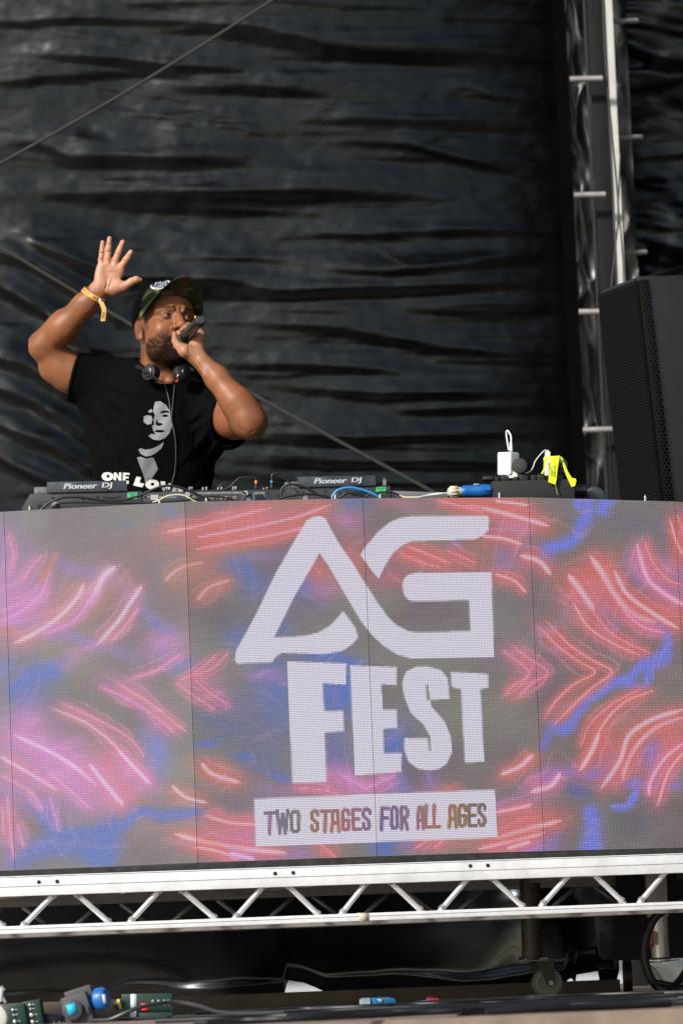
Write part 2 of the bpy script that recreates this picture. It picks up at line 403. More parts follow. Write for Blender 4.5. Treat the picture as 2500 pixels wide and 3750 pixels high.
# ------------------------------------------------------------------ riser made of deck truss
TA = R(12.5); TX = Vector((math.cos(TA), math.sin(TA), 0)); TN = Vector((math.sin(TA), -math.cos(TA), 0))  # along, towards camera
T0 = U(1250, 3240, 11.86)       # bottom of the top chord's front face, middle of the picture
def on_front(px, py, back=0.0):
    """point of the truss front plane (moved back) at a pixel"""
    d = (U(px, py, 12) - CP); o = T0 - TN * back
    t = (o - CP).dot(TN) / d.dot(TN); return CP + d * t
M_plank = mat('black_stained_timber', (0.028, 0.026, 0.024), 0.6, vary=(30, .7), bump=(60, .4), rvar=.1)
riser = thing('stage_riser', 'silver aluminium truss riser carrying the screen and the mixing desk', 'riser', (T0.x, T0.y + .4, 0))
zt_hi = on_front(1250, 3167).z; zt_lo = on_front(1250, 3240).z; zb_hi = on_front(1250, 3347).z; zb_lo = on_front(1250, 3375).z
xL, xR = -1.35, 1.35
def tp(s, z, back=0.0): p = T0 + TX * s - TN * back; return Vector((p.x, p.y, z))
DEP = 1.05
def chord(z0, z1, back, dpt, name, m_, grooves=()):
    mb = MB().obox(tp(xL, z0, back), TX * (xR - xL), -TN * dpt, (0, 0, z1 - z0))
    o = mb.build(name, m_, riser, bevel=0.002)
    return o
ct = chord(zt_lo, zt_hi, 0.0, 0.05, 'front_top_chord', M_alu)
cb = chord(zb_lo, zb_hi, 0.0, 0.05, 'front_bottom_chord', M_alu)
# grooves and holes
h = zt_hi - zt_lo
M_groove = mat('groove_shadow', (0.10, 0.10, 0.10), 0.7)
mb = MB()
for f in (0.93, 0.46): mb.obox(tp(xL, zt_lo + h * f, -0.0006), TX * (xR - xL), -TN * 0.003, (0, 0, 0.0013))
mb.obox(tp(xL, zb_lo + (zb_hi - zb_lo) * .55, -0.0006), TX * (xR - xL), -TN * 0.003, (0, 0, 0.0012))
mb.build('groove', M_groove, riser, smooth=False)
for px, py in ((143, 3230), (210, 3228), (1007, 3199), (1073, 3196), (1721, 3171), (1785, 3169)):
    c = on_front(px, py); MB().cyl(c + TN * 0.0015, c - TN * 0.01, 0.0052, n=18).build('bolt_hole', M_blackmatte, riser)
# chords behind
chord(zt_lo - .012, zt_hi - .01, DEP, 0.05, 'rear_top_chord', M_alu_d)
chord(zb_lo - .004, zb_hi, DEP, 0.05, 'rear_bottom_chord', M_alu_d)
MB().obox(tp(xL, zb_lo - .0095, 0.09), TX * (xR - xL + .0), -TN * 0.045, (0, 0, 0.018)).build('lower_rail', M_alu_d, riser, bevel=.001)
# diagonals
segs = [((88, 3388), (199, 3275)), ((283, 3275), (398, 3376)), ((482, 3371), (586, 3259)), ((665, 3259), (785, 3361)), ((865, 3357), (968, 3241)),
        ((1052, 3241), (1163, 3347)), ((1254, 3342), (1342, 3231)), ((1425, 3227), (1537, 3331)), ((1617, 3328), (1716, 3213)), ((1796, 3213), (1911, 3318)),
        ((1987, 3310), (2087, 3199)), ((2167, 3197), (2274, 3298)), ((2346, 3298), (2441, 3187)), ((2521, 3185), (2630, 3285)), ((-100, 3290), (12, 3392)), ((-185, 3400), (-95, 3290))]
M_tube = mat('welded_tube', (0.78, 0.78, 0.77), 0.3, 0.6, vary=(20, .1))
for (a_, b_) in segs:
    A, B = on_front(*a_, .022), on_front(*b_, .022); d = (B - A).normalized() * .012
    MB().cyl(A - d, B + d, 0.0078, n=14).build('diagonal_brace', M_tube, riser)
    mb = MB()
    for P, s in ((A, 1), (B, -1)):
        mb = MB(); mb.ring_sweep([P - d * .2 * s, P + d * .45 * s, P + d * .9 * s], [0.0115, 0.0098, 0.008], 12); mb.build('weld', M_alu_d, riser)
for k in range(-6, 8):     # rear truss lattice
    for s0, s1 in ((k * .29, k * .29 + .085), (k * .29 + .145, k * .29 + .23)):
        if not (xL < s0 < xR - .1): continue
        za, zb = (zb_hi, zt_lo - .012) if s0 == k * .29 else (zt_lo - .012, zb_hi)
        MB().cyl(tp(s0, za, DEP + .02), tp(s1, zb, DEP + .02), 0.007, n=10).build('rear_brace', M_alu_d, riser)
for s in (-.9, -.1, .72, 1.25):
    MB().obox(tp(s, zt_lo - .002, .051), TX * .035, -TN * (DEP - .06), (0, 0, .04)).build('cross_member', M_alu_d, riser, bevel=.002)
MB().obox(tp(xL, zt_hi + .002, .012), TX * (xR - xL), -TN * (DEP + .06), (0, 0, .014)).build('deck_board', M_plank, riser, bevel=.001)
for px in (450, 1568, 2315, 1320):   # bolt heads under the top chord
    py = {450: 3268, 1568: 3226, 2315: 3197, 1320: 3236}[px]; c = on_front(px, py, .03)
    MB().cyl(c + Vector((0, 0, .006)), c - Vector((0, 0, .004)), .0055, n=6).build('bolt_head', M_alu, riser)
# band of tape round the lower chord
M_tape = mat('beige_tape', (0.5, 0.45, 0.38), 0.7)
c0 = on_front(1313, 3344, -.001); c1 = on_front(1350, 3344, -.001)
MB().obox((c0.x, c0.y, zb_lo - .001), (c1 - c0), -TN * .052, (0, 0, zb_hi - zb_lo + .002)).build('tape_band', M_tape, riser)

# caster leg
Yc = 12.75
cw = thing('caster_leg', 'rusty steel leg with a large grey caster wheel under the riser', 'caster leg', U(2000, 3655, Yc))
M_rust = mat('rusty_steel', (0.075, 0.060, 0.050), 0.45, 0.5, vary=(40, .6), rvar=.1)
M_wheel = mat('grey_nylon', (0.22, 0.22, 0.19), 0.6, vary=(15, .15), bump=(80, .2))
MB().cyl(U(1948, 3510, Yc), U(1938, 3205, Yc), .030, n=20).build('tube', M_rust, cw)
MB().cyl(U(1948, 3516, Yc), U(1948, 3504, Yc), .040, n=20).build('collar', M_black, cw)
MB().cyl(U(1962, 3413, Yc), U(1990, 3412, Yc - .02), .006).build('screw', M_black, cw)
MB().cyl(U(1990, 3413, Yc - .025), U(1998, 3412, Yc - .03), .012).build('knob', M_black, cw)
wc = U(2002, 3600, Yc); ax = Vector((.30, -.95, 0)).normalized(); rw = wc.z
MB().ring_sweep([wc - ax * .022, wc - ax * .018, wc - ax * .006, wc + ax * .006, wc + ax * .018, wc + ax * .022], [rw - .006, rw - .001, rw, rw, rw - .001, rw - .006], 40).build('wheel', M_wheel, cw)
for s in (1, -1):
    b0 = wc + ax * .028 * s
    q = [b0 + Vector((-.040, 0, .066)), b0 + Vector((.012, 0, .066)), b0 + Vector((.012, 0, .0)), b0 + Vector((0, 0, -.012)), b0 + Vector((-.012, 0, 0))]
    MB().prism(q, ax * .003 * s).build('fork', M_black, cw)
MB().box(wc + Vector((-.030, 0, .070)), (.07, .07, .012)).build('swivel_plate', M_galv, cw, bevel=.006)
MB().cyl(wc + ax * .035, wc - ax * .035, .007).build('axle', M_screw, cw)

# galvanised foot pole at the right
Yp = 12.9
fp = thing('support_leg', 'galvanised round support leg with a red and white sticker, standing on a bent steel foot', 'support leg', U(2430, 3650, Yp))
MB().cyl(U(2418, 3515, Yp), U(2408, 3340, Yp), .0285, n=24).build('tube', M_galv, fp)
MB().box((U(2400, 3250, Yp).x, Yp, U(2400, 3260, Yp).z), (.062, .062, .16)).build('square_leg', M_alu_d, fp, bevel=.004)
MB().cyl(U(2419, 3513, Yp), U(2418.5, 3506, Yp), .036, n=24).build('collar_ring', M_rust, fp)
MB().cyl(U(2419.5, 3524, Yp), U(2419, 3516, Yp), .034, n=24).build('collar_ring', M_galv, fp)
P = [(2378, 3524), (2492, 3512), (2494, 3580), (2520, 3660), (2460, 3665), (2425, 3590), (2400, 3550), (2376, 3535)]
MB().prism([U(x, y, Yp - .05) for x, y in P], (0, .1, 0)).build('foot', M_galv, fp, bevel=.004)
P = [(2372, 3532), (2400, 3545), (2430, 3595), (2462, 3665), (2415, 3660), (2385, 3590)]
MB().prism([U(x, y, Yp - .04) for x, y in P], (0, .08, 0)).build('foot_web', M_alu_d, fp)
M_red = mat('red_label', (0.45, 0.02, 0.015), 0.4); M_lab = mat('paper_label', (0.5, 0.5, 0.48), 0.6)
def wrap(px0, px1, py0, py1, m_, name):
    c0 = U(2413, 3430, Yp); mb = MB(); vs = []; fs = []; n = 6
    for i in range(n + 1):
        for py in (py0, py1):
            q = U(px0 + (px1 - px0) * i / n, py, Yp); dx = q.x - U(2413 + (py - 3430) * .055, py, Yp).x
            dy = math.sqrt(max(0, .0292 ** 2 - dx * dx)); vs.append((q.x, Yp - dy, q.z))
    for i in range(n): fs.append((2 * i, 2 * i + 2, 2 * i + 3, 2 * i + 1))
    mb.add(vs, fs).build(name, m_, fp, recalc=False)
wrap(2374, 2390, 3410, 3468, M_red, 'red_sticker'); wrap(2391, 2407, 3412, 3462, M_lab, 'white_sticker')
for k in range(9): wrap(2394, 2403, 3415 + k * 5, 3417 + k * 5 + (k % 2), M_black, 'barcode_bar')
for k in range(6): wrap(2379, 2386, 3419 + k * 7, 3422.5 + k * 7, M_lab, 'sticker_lettering')

# black flight case / subwoofer behind the riser
sb = thing('bass_speaker', 'tall black bass speaker cabinet standing in the dark under the riser at the right', 'speaker cabinet', (U(2330, 3640, 13.2).x + .02, 13.3, 0))
x0 = U(2268, 3500, 13.1).x
MB().box((x0 + .30, 13.35, .50), (.60, .5, .80)).build('cabinet', M_blackmatte, sb, bevel=.008)
for dx in (.02, .3, .58):
    for zz in (.05,): MB().cyl((x0 + dx - .012, 13.1, zz), (x0 + dx + .012, 13.1, zz), .05, n=20).build('caster_wheel', M_rubber, sb)

# black skirt hanging below the riser
YS = 13.45
def skirt_hem(x):
    h = 0.022 + .008 * fbm(x * 4, x * 0, 9, 3)
    xs = [U(px, 3600, YS).x for px in (1034, 1052, 1110, 1192, 2066, 2072, 2094, 2100, 2108, 2188, 2194, 2255, 2262, 2300)]
    h = h + np.interp(x, xs, (0, .060, .050, .012, 0, .025, .035, 0, .042, .052, 0, 0, .05, .05))
    return np.maximum(h, .012)
def skirt_disp(X, Z):
    D = -.30 * Z * (1 - .95 * np.exp(-((X - U(1990, 3330, YS).x) / .34) ** 2)) + .03 * fbm(X * 1.1, Z * 1.4, 31, 3) + .10 * np.clip((.22 - Z) / .22, 0, 1) ** 2 * (.2 + .5 * fbm(X * 2.4, X * 0, 77, 2))
    D -= .014 * np.exp(-((Z - .045 - .02 * fbm(X * 3, X * 0, 5, 2)) / .016) ** 2)
    cx = U(1990, 3330, YS).x; cz = .36
    for ang, wd, am in ((1.95, .030, .014), (2.3, .035, .014), (2.6, .03, .010), (1.7, .03, .018), (1.5, .035, .018), (1.3, .02, .014), (1.05, .03, .01)):
        nx_, nz_ = math.sin(ang), math.cos(ang); al = (X - cx) * -nz_ * -1 + (Z - cz) * -nx_; d = (X - cx) * nx_ + (Z - cz) * nz_
        D -= 1.5 * am * np.exp(-(d / (wd + .12 * np.abs(al))) ** 2) * np.exp(-((X - cx) / .42) ** 2)
    return D
M_skirt = mat('skirt_cloth', (.003, .0034, .0038), .27, spec=1.0, coat=.25, vary=(4, .3), rvar=.04, tint=(.8, .92, 1))
me = cloth_grid(U(-250, 3500, YS).x, U(2262, 3500, YS).x, 0.0, .44, YS, .006, skirt_disp, skirt_hem)
tag(finish('riser_skirt', me, M_skirt), 'black glossy cloth hanging under the truss behind the caster wheel', 'skirt cloth')
# ------------------------------------------------------------------ LED wall
def A_(pts): return [(x * .7972, 1800 + y * .7972) for x, y in pts]              # traced from enlargements of the photo
def B_(pts): return [(1250 + x * .7972, 1800 + y * .7972) for x, y in pts]
def L_(pts): return [(800 + x * .7015, 1850 + y * .7015) for x, y in pts]
def seg_dist(PX, PY, pts, w=None):
    """distance to a poly line; with widths w, distance / local width"""
    best = np.full(PX.shape, 1e9); tt = np.zeros(PX.shape); n = len(pts) - 1
    for i in range(n):
        (ax, ay), (bx, by) = pts[i], pts[i + 1]; dx, dy = bx - ax, by - ay
        t = np.clip(((PX - ax) * dx + (PY - ay) * dy) / (dx * dx + dy * dy + 1e-9), 0, 1)
        d = np.hypot(PX - ax - t * dx, PY - ay - t * dy); k = d < best
        best = np.where(k, d, best); tt = np.where(k, (i + t) / n, tt)
    return best, tt
def smooth_pts(pts, n=6):
    if len(pts) < 3: return pts
    P = spline([(x, y, 0) for x, y in pts], n); return [(p.x, p.y) for p in P]
def in_poly(PX, PY, poly):
    ins = np.zeros(PX.shape, bool); n = len(poly)
    for i in range(n):
        (x1, y1), (x2, y2) = poly[i], poly[(i + 1) % n]
        c = (y1 > PY) != (y2 > PY)
        xi = (x2 - x1) * (PY - y1) / ((y2 - y1) if y2 != y1 else 1e-9) + x1
        ins ^= c & (PX < xi)
    return ins
def mixc(C, c, a): a = np.clip(a, 0, 1)[..., None]; return C * (1 - a) + np.array(c, float) * a

RED = (232, 78, 66); ORG = (196, 92, 66); MAG = (206, 92, 190); PUR = (120, 86, 190); BLU = (42, 84, 196); BL2 = (76, 96, 240); PNK = (240, 140, 190); WHT = (222, 216, 250)
BLOBS = []   # (x, y, rx, ry, angle deg, colour, strength)
def ab(x, y, rx, ry, an, c, s=.8): BLOBS.append((x * .7972, 1800 + y * .7972, rx * .7972, ry * .7972, an, c, s))
def bb(x, y, rx, ry, an, c, s=.8): BLOBS.append((1250 + x * .7972, 1800 + y * .7972, rx * .7972, ry * .7972, an, c, s))
# left half
ab(20, 480, 190, 190, 0, MAG, .8); ab(10, 250, 80, 140, 0, PUR, .6); ab(150, 560, 140, 90, -30, MAG, .6); ab(350, 520, 170, 120, -30, ORG, .6); ab(420, 390, 230, 36, 22, PUR, .6)
ab(640, 520, 200, 30, 45, PUR, .6); ab(400, 700, 260, 34, 17, PUR, .65); ab(740, 700, 90, 70, 0, MAG, .75); ab(820, 780, 120, 40, 20, PUR, .6); ab(560, 430, 90, 60, -40, ORG, .5)
ab(40, 660, 90, 25, 20, ORG, .7); ab(140, 930, 95, 110, 0, BLU, .85); ab(20, 800, 45, 35, 0, BLU, .85); ab(300, 780, 180, 28, -25, MAG, .5); ab(240, 800, 70, 30, -20, BLU, .5)
ab(140, 1060, 90, 60, 0, MAG, .6); ab(180, 1200, 240, 120, 35, MAG, .8); ab(400, 1330, 200, 110, 40, MAG, .8); ab(520, 1260, 120, 90, 30, (214, 82, 110), .8); ab(120, 1420, 220, 60, 20, PUR, .7)
ab(560, 1380, 110, 90, 30, (226, 90, 130), .7); ab(640, 1310, 120, 50, 30, MAG, .7); ab(40, 1560, 60, 170, 0, (200, 90, 150), .7); ab(110, 1610, 40, 90, 0, ORG, .5); ab(730, 1190, 60, 120, 0, BL2, .75); ab(700, 1080, 50, 60, 0, PUR, .6)
ab(620, 930, 140, 50, 25, MAG, .55); ab(740, 1040, 90, 50, 40, ORG, .6); ab(950, 850, 110, 50, 30, (200, 80, 130), .55); ab(980, 940, 120, 40, 35, MAG, .4)
ab(1080, 130, 330, 60, -12, RED, .6); ab(1150, 210, 360, 45, -10, RED, .6); ab(1300, 60, 320, 40, -14, ORG, .6); ab(1150, 130, 90, 60, -10, MAG, .55); ab(1250, 120, 90, 40, -20, PUR, .4)
ab(900, 380, 130, 55, -25, ORG, .65); ab(990, 450, 110, 50, -30, ORG, .7); ab(1200, 300, 130, 30, -10, PUR, .5); ab(1120, 370, 80, 45, 30, BLU, .6); ab(1180, 450, 110, 60, 30, BLU, .5); ab(1090, 660, 70, 60, 0, BLU, .6)
ab(1020, 590, 60, 60, 0, (70, 70, 96), .5); ab(720, 620, 60, 30, 35, BLU, .5); ab(830, 800, 60, 30, 0, BLU, .5)
ab(1250, 940, 90, 190, 0, BLU, .75); ab(1130, 1000, 130, 100, 0, (76, 80, 140), .6); ab(1060, 1100, 170, 90, 0, (66, 78, 120), .6); ab(1180, 1250, 130, 80, 0, (62, 78, 150), .6); ab(940, 1160, 45, 16, -15, BLU, .9); ab(1120, 1222, 60, 16, 0, BLU, .85); ab(1280, 1300, 60, 18, 10, BLU, .85); ab(1220, 850, 90, 30, 10, MAG, .4)
ab(1400, 430, 70, 60, 0, BLU, .7); ab(1460, 360, 70, 60, 0, RED, .7); ab(1480, 440, 80, 40, 0, MAG, .5); ab(1300, 620, 60, 60, 0, BLU, .5); ab(1460, 520, 90, 70, 0, (80, 70, 110), .5)
ab(800, 95, 60, 30, 40, BLU, .5); ab(590, 160, 40, 16, 0, BLU, .4); ab(1500, 760, 120, 24, 0, BLU, .9); ab(1520, 940, 60, 90, 0, BLU, .95); ab(1540, 1200, 60, 130, 0, (60, 76, 160), .8)
ab(1010, 1300, 110, 55, 25, ORG, .75); ab(870, 1400, 90, 45, 25, ORG, .75); ab(1060, 1510, 150, 40, 8, (220, 90, 120), .7); ab(980, 1590, 190, 50, 8, (226, 90, 110), .8); ab(1140, 1640, 130, 50, 10, MAG, .9); ab(1150, 1560, 60, 60, 0, MAG, .7); ab(1030, 1660, 120, 30, 10, RED, .7)
ab(1330, 1660, 120, 40, 0, PUR, .7); ab(1460, 1650, 80, 50, 0, ORG, .5); ab(1450, 1370, 200, 34, 5, (200, 80, 120), .6); ab(1250, 1380, 80, 30, 0, PUR, .5); ab(1060, 1420, 140, 40, 0, (96, 74, 110), .6)
ab(1380, 900, 40, 30, 0, BLU, .4); ab(1000, 1060, 90, 30, 20, BLU, .35); ab(1560, 1300, 60, 60, 0, MAG, .8)
# right half
bb(60, 40, 60, 60, 0, BLU, .6); bb(30, 150, 80, 60, 0, MAG, .5); bb(40, 330, 80, 90, 50, RED, .7); bb(250, 60, 120, 40, 20, (190, 84, 120), .6); bb(560, 60, 180, 50, 12, RED, .7); bb(780, 120, 170, 70, 14, RED, .85); bb(800, 180, 90, 60, 0, MAG, .7)
bb(400, 300, 260, 60, 12, (196, 74, 80), .75); bb(640, 260, 140, 50, 20, ORG, .5); bb(250, 400, 110, 60, 0, (200, 74, 90), .7); bb(760, 390, 90, 60, 20, RED, .6); bb(730, 310, 50, 60, 0, PUR, .6); bb(520, 240, 40, 24, -40, PUR, .6)
bb(880, 330, 80, 50, 20, (210, 90, 150), .6); bb(840, 480, 90, 100, 0, (84, 74, 100), .5); bb(1100, 420, 80, 100, 60, RED, .85); bb(1180, 360, 60, 90, 60, RED, .8); bb(1200, 510, 130, 60, 30, MAG, .6); bb(1300, 520, 160, 60, 40, RED, .8); bb(1470, 560, 120, 80, 20, RED, .85)
bb(1440, 410, 110, 60, 30, PUR, .8); bb(1380, 300, 60, 60, 0, MAG, .6); bb(1500, 350, 90, 60, 0, MAG, .6); bb(1540, 220, 50, 140, 0, RED, .7); bb(1350, 160, 200, 60, 0, (84, 80, 120), .5); bb(1560, 420, 50, 40, 0, BL2, .8)
bb(1140, 620, 160, 60, 35, (200, 90, 110), .5); bb(1340, 720, 140, 40, 30, (206, 90, 120), .5); bb(1000, 690, 120, 60, 45, (206, 84, 110), .55); bb(1030, 990, 110, 60, -50, (206, 90, 100), .5); bb(1230, 640, 60, 30, -20, PUR, .6)
bb(840, 790, 100, 70, 40, (180, 80, 120), .55); bb(820, 900, 70, 50, -45, ORG, .5); bb(690, 760, 90, 60, 0, (110, 82, 120), .5)
bb(1200, 1180, 70, 120, -20, RED, .85); bb(1280, 1040, 140, 50, -40, (206, 90, 80), .5); bb(1460, 1140, 130, 90, -40, RED, .85); bb(1330, 1250, 70, 70, 0, RED, .6); bb(1500, 1280, 60, 110, 20, MAG, .85); bb(1430, 1200, 40, 110, 0, PUR, .8); bb(1180, 1270, 160, 40, -8, PUR, .8); bb(1540, 1170, 60, 60, 0, RED, .8)
bb(1230, 1300, 90, 60, 0, (226, 90, 110), .7); bb(820, 1280, 110, 45, -20, ORG, .85); bb(940, 1350, 90, 40, -15, (210, 84, 150), .8); bb(1010, 1300, 60, 30, 0, PUR, .8); bb(100, 1340, 240, 55, 5, (200, 80, 130), .75); bb(260, 1350, 60, 60, 0, BL2, .6); bb(410, 1320, 26, 60, 0, PUR, .7); bb(490, 1360, 60, 24, 0, RED, .6); bb(330, 1310, 70, 50, 0, (80, 70, 96), .6)
bb(780, 1450, 110, 40, -8, PUR, .8); bb(860, 1520, 150, 60, -12, RED, .85); bb(770, 1600, 120, 50, -10, RED, .85); bb(860, 1620, 90, 40, 0, (150, 90, 220), .9); bb(960, 1600, 60, 60, 0, PUR, .5); bb(430, 1620, 120, 40, 0, (200, 88, 84), .7); bb(330, 1620, 70, 40, 0, PUR, .6); bb(560, 1620, 90, 50, 0, ORG, .5); bb(200, 1640, 55, 60, 0, BLU, .9)
bb(20, 900, 60, 120, 0, BLU, .95); bb(30, 770, 60, 18, 0, BLU, .9); bb(240, 1150, 70, 90, 30, BLU, .9); bb(10, 1160, 50, 90, 0, (84, 84, 150), .8); bb(40, 1560, 60, 60, 0, ORG, .4); bb(1090, 1380, 50, 40, 0, (60, 70, 160), .7); bb(1560, 1450, 60, 60, 0, (90, 70, 60), .5); bb(1300, 1500, 90, 90, 0, (66, 74, 92), .5)
FLOWS = []   # blue ribbons: (points, width, colour)
for p, w, c in [([(1140, 20), (1120, 110), (1090, 200), (1010, 240), (950, 270), (925, 320)], 26, BL2), ([(1250, 20), (1215, 60), (1200, 95)], 26, BL2), ([(1080, 20), (1085, 60)], 18, BL2),
                ([(1430, 600), (1480, 650), (1488, 720), (1440, 770), (1385, 790), (1320, 850), (1230, 880), (1150, 940), (1090, 1000), (1040, 1070), (975, 1080)], 21, BL2),
                ([(1400, 780), (1402, 850), (1370, 895), (1310, 880)], 15, BL2), ([(970, 1090), (930, 1160), (920, 1190)], 18, (80, 90, 200)), ([(1130, 1480), (1145, 1560), (1135, 1660)], 32, BL2),
                ([(1335, 1330), (1330, 1390), (1300, 1430), (1240, 1445)], 15, BL2), ([(1568, 1335), (1430, 1345), (1290, 1340)], 15, PUR), ([(1290, 1270), (1180, 1285), (1060, 1300), (960, 1340)], 16, PUR)]:
    FLOWS.append((smooth_pts(B_(p)), w, c))
for p, w, c in [([(900, 1455), (760, 1475), (640, 1500), (560, 1550), (440, 1560), (330, 1580)], 22, BLU), ([(520, 1560), (490, 1640), (470, 1690)], 50, BLU), ([(330, 1600), (240, 1640), (60, 1680)], 46, BLU), ([(215, 1480), (260, 1560), (280, 1640)], 38, BLU),
                ([(70, 900), (130, 860), (230, 840)], 34, BLU), ([(400, 1640), (480, 1660)], 60, BLU)]:
    FLOWS.append((smooth_pts(A_(p)), w, c))
STROKES = []   # (points, core width, halo width, core colour, halo colour)
EXTRA = []
def st(f, p, cw=5, hw=16, cc=WHT, hc=RED):
    STROKES.append((smooth_pts(f(p)), cw, hw, cc, hc))
    for sg, k_ in ((1, 0.9), (-1, 1.5)):
        q = f(p); dx, dy = q[-1][0] - q[0][0], q[-1][1] - q[0][1]; l_ = math.hypot(dx, dy) + 1e-6; o_ = sg * k_ * 17
        EXTRA.append((smooth_pts([(x - dy / l_ * o_ + dx * .06 * sg, y + dx / l_ * o_ + dy * .06 * sg) for x, y in q]), 1.6, 7, PNK, hc))
for p in [[(745, 190), (900, 160), (1060, 120), (1240, 75)], [(895, 265), (1100, 228), (1300, 190), (1420, 160)], [(900, 212), (1100, 175), (1350, 120), (1520, 60)]]: st(A_, p, 5, 20, (230, 170, 220), RED)
st(A_, [(755, 410), (830, 350), (930, 325)], 5, 16, (226, 160, 190), ORG); st(A_, [(905, 500), (960, 440), (1060, 405)], 6, 16, (226, 160, 190), ORG)
st(A_, [(60, 700), (180, 640), (290, 560), (360, 480), (385, 420)], 8, 18, WHT, (216, 110, 120)); st(A_, [(395, 530), (440, 460), (480, 385), (530, 345)], 11, 20, WHT, (206, 110, 150))
st(A_, [(450, 700), (540, 600), (600, 510), (655, 430)], 8, 18, WHT, (206, 100, 130)); st(A_, [(0, 600), (60, 575), (150, 515), (215, 440)], 4, 12, PNK, MAG); st(A_, [(190, 660), (330, 600), (400, 520), (430, 460)], 3, 10, PNK, MAG)
st(A_, [(510, 690), (590, 600), (640, 530)], 3, 10, PNK, (216, 90, 130)); st(A_, [(20, 590), (110, 540), (190, 470), (230, 350)], 3, 10, PNK, MAG)
st(A_, [(40, 400), (60, 300), (40, 190)], 2, 10, PNK, (216, 90, 140)); st(A_, [(100, 420), (150, 340), (200, 290)], 2, 9, PNK, (216, 90, 140)); st(A_, [(180, 420), (240, 320), (260, 280)], 2, 8, ORG, ORG)
st(A_, [(240, 995), (400, 1065), (520, 1160), (610, 1260), (700, 1340)], 5, 13, (236, 190, 220), (216, 90, 130)); st(A_, [(280, 970), (450, 1050), (590, 1130), (665, 1220)], 3, 10, PNK, (216, 90, 130))
st(A_, [(450, 890), (600, 960), (720, 1040), (810, 1115)], 3, 12, PNK, (210, 80, 150)); st(A_, [(540, 880), (700, 980), (855, 1105)], 3, 10, PNK, (216, 90, 110)); st(A_, [(600, 860), (720, 820), (840, 740)], 3, 12, PNK, (210, 90, 150))
st(A_, [(810, 880), (900, 945), (990, 1005)], 3, 12, PNK, (216, 80, 110)); st(A_, [(870, 840), (950, 915), (1055, 985)], 3, 10, PNK, (216, 80, 110)); st(A_, [(820, 870), (900, 830), (1000, 745)], 3, 10, PNK, (216, 90, 110)); st(A_, [(880, 850), (980, 810), (1050, 740)], 2, 9, PNK, (216, 90, 110))
st(A_, [(65, 1120), (200, 1180), (330, 1255), (440, 1345)], 8, 20, (240, 214, 244), (214, 92, 190)); st(A_, [(0, 1215), (120, 1285), (270, 1375)], 7, 18, (240, 200, 244), (220, 90, 150)); st(A_, [(410, 1250), (490, 1350), (570, 1445)], 9, 22, WHT, (224, 92, 160))
st(A_, [(540, 1185), (620, 1270), (690, 1345)], 7, 16, WHT, (224, 92, 160)); st(A_, [(0, 1300), (140, 1380), (200, 1470)], 4, 14, PNK, (214, 92, 160)); st(A_, [(220, 1290), (330, 1380), (420, 1460)], 4, 14, PNK, MAG)
st(A_, [(922, 1248), (980, 1300), (1105, 1338)], 8, 18, WHT, RED); st(A_, [(790, 1350), (850, 1402), (955, 1432)], 7, 16, WHT, ORG)
st(A_, [(945, 1490), (1060, 1522), (1180, 1530)], 6, 18, (240, 190, 220), RED); st(A_, [(800, 1572), (950, 1612), (1150, 1645), (1320, 1660)], 9, 22, (244, 214, 240), RED); st(A_, [(890, 1632), (1010, 1655), (1100, 1692)], 6, 16, (240, 200, 230), RED); st(A_, [(1050, 1660), (1170, 1690)], 7, 14, WHT, MAG)
st(A_, [(35, 1400), (50, 1560), (68, 1690)], 5, 12, PNK, (206, 80, 130)); st(A_, [(80, 1520), (110, 1640)], 4, 12, PNK, (206, 80, 130)); st(A_, [(10, 1440), (20, 1580)], 3, 10, PNK, (206, 80, 130)); st(A_, [(230, 1400), (250, 1480), (270, 1560)], 2, 8, PNK, MAG)
st(B_, [(560, 60), (700, 88), (850, 128), (950, 158)], 8, 18, WHT, RED); st(B_, [(440, 40), (560, 70), (650, 95)], 4, 14, PNK, RED); st(B_, [(640, 205), (740, 215), (828, 242)], 6, 16, WHT, RED); st(B_, [(700, 42), (860, 62)], 5, 14, WHT, RED)
st(B_, [(820, 293), (905, 320), (960, 382)], 9, 20, WHT, RED); st(B_, [(700, 378), (790, 408), (850, 468)], 5, 14, (244, 190, 210), RED); st(B_, [(300, 250), (400, 290), (500, 330)], 4, 14, (240, 150, 180), RED); st(B_, [(250, 270), (350, 320), (460, 350)], 2, 12, PNK, RED); st(B_, [(480, 270), (620, 330)], 2, 12, PNK, RED)
st(B_, [(1140, 295), (1200, 380), (1250, 465), (1330, 560), (1440, 600)], 12, 22, WHT, RED); st(B_, [(1040, 382), (1100, 460), (1160, 550)], 12, 22, WHT, RED); st(B_, [(1060, 505), (1130, 620), (1250, 700), (1370, 752)], 4, 14, (246, 190, 210), RED)
st(B_, [(1250, 360), (1310, 470), (1430, 560), (1550, 632)], 8, 18, WHT, RED); st(B_, [(1355, 240), (1400, 390), (1470, 460), (1575, 525)], 8, 18, (244, 200, 240), (236, 84, 130)); st(B_, [(1390, 225), (1430, 330), (1500, 405), (1570, 430)], 4, 14, PNK, RED); st(B_, [(1300, 555), (1380, 620), (1480, 650)], 4, 12, PNK, (236, 84, 130))
st(B_, [(1505, 120), (1540, 240), (1575, 300)], 4, 14, (246, 200, 210), RED); st(B_, [(1540, 110), (1575, 200)], 3, 12, PNK, RED); st(B_, [(1150, 550), (1250, 660), (1420, 745)], 3, 11, PNK, RED)
st(B_, [(900, 612), (980, 700), (1080, 775), (1162, 830), (1060, 890), (980, 965), (930, 1045)], 3.5, 11, (246, 170, 190), RED); st(B_, [(948, 600), (1040, 700), (1150, 775), (1242, 830), (1150, 900), (1060, 985), (970, 1075)], 3.5, 11, (246, 170, 190), RED)
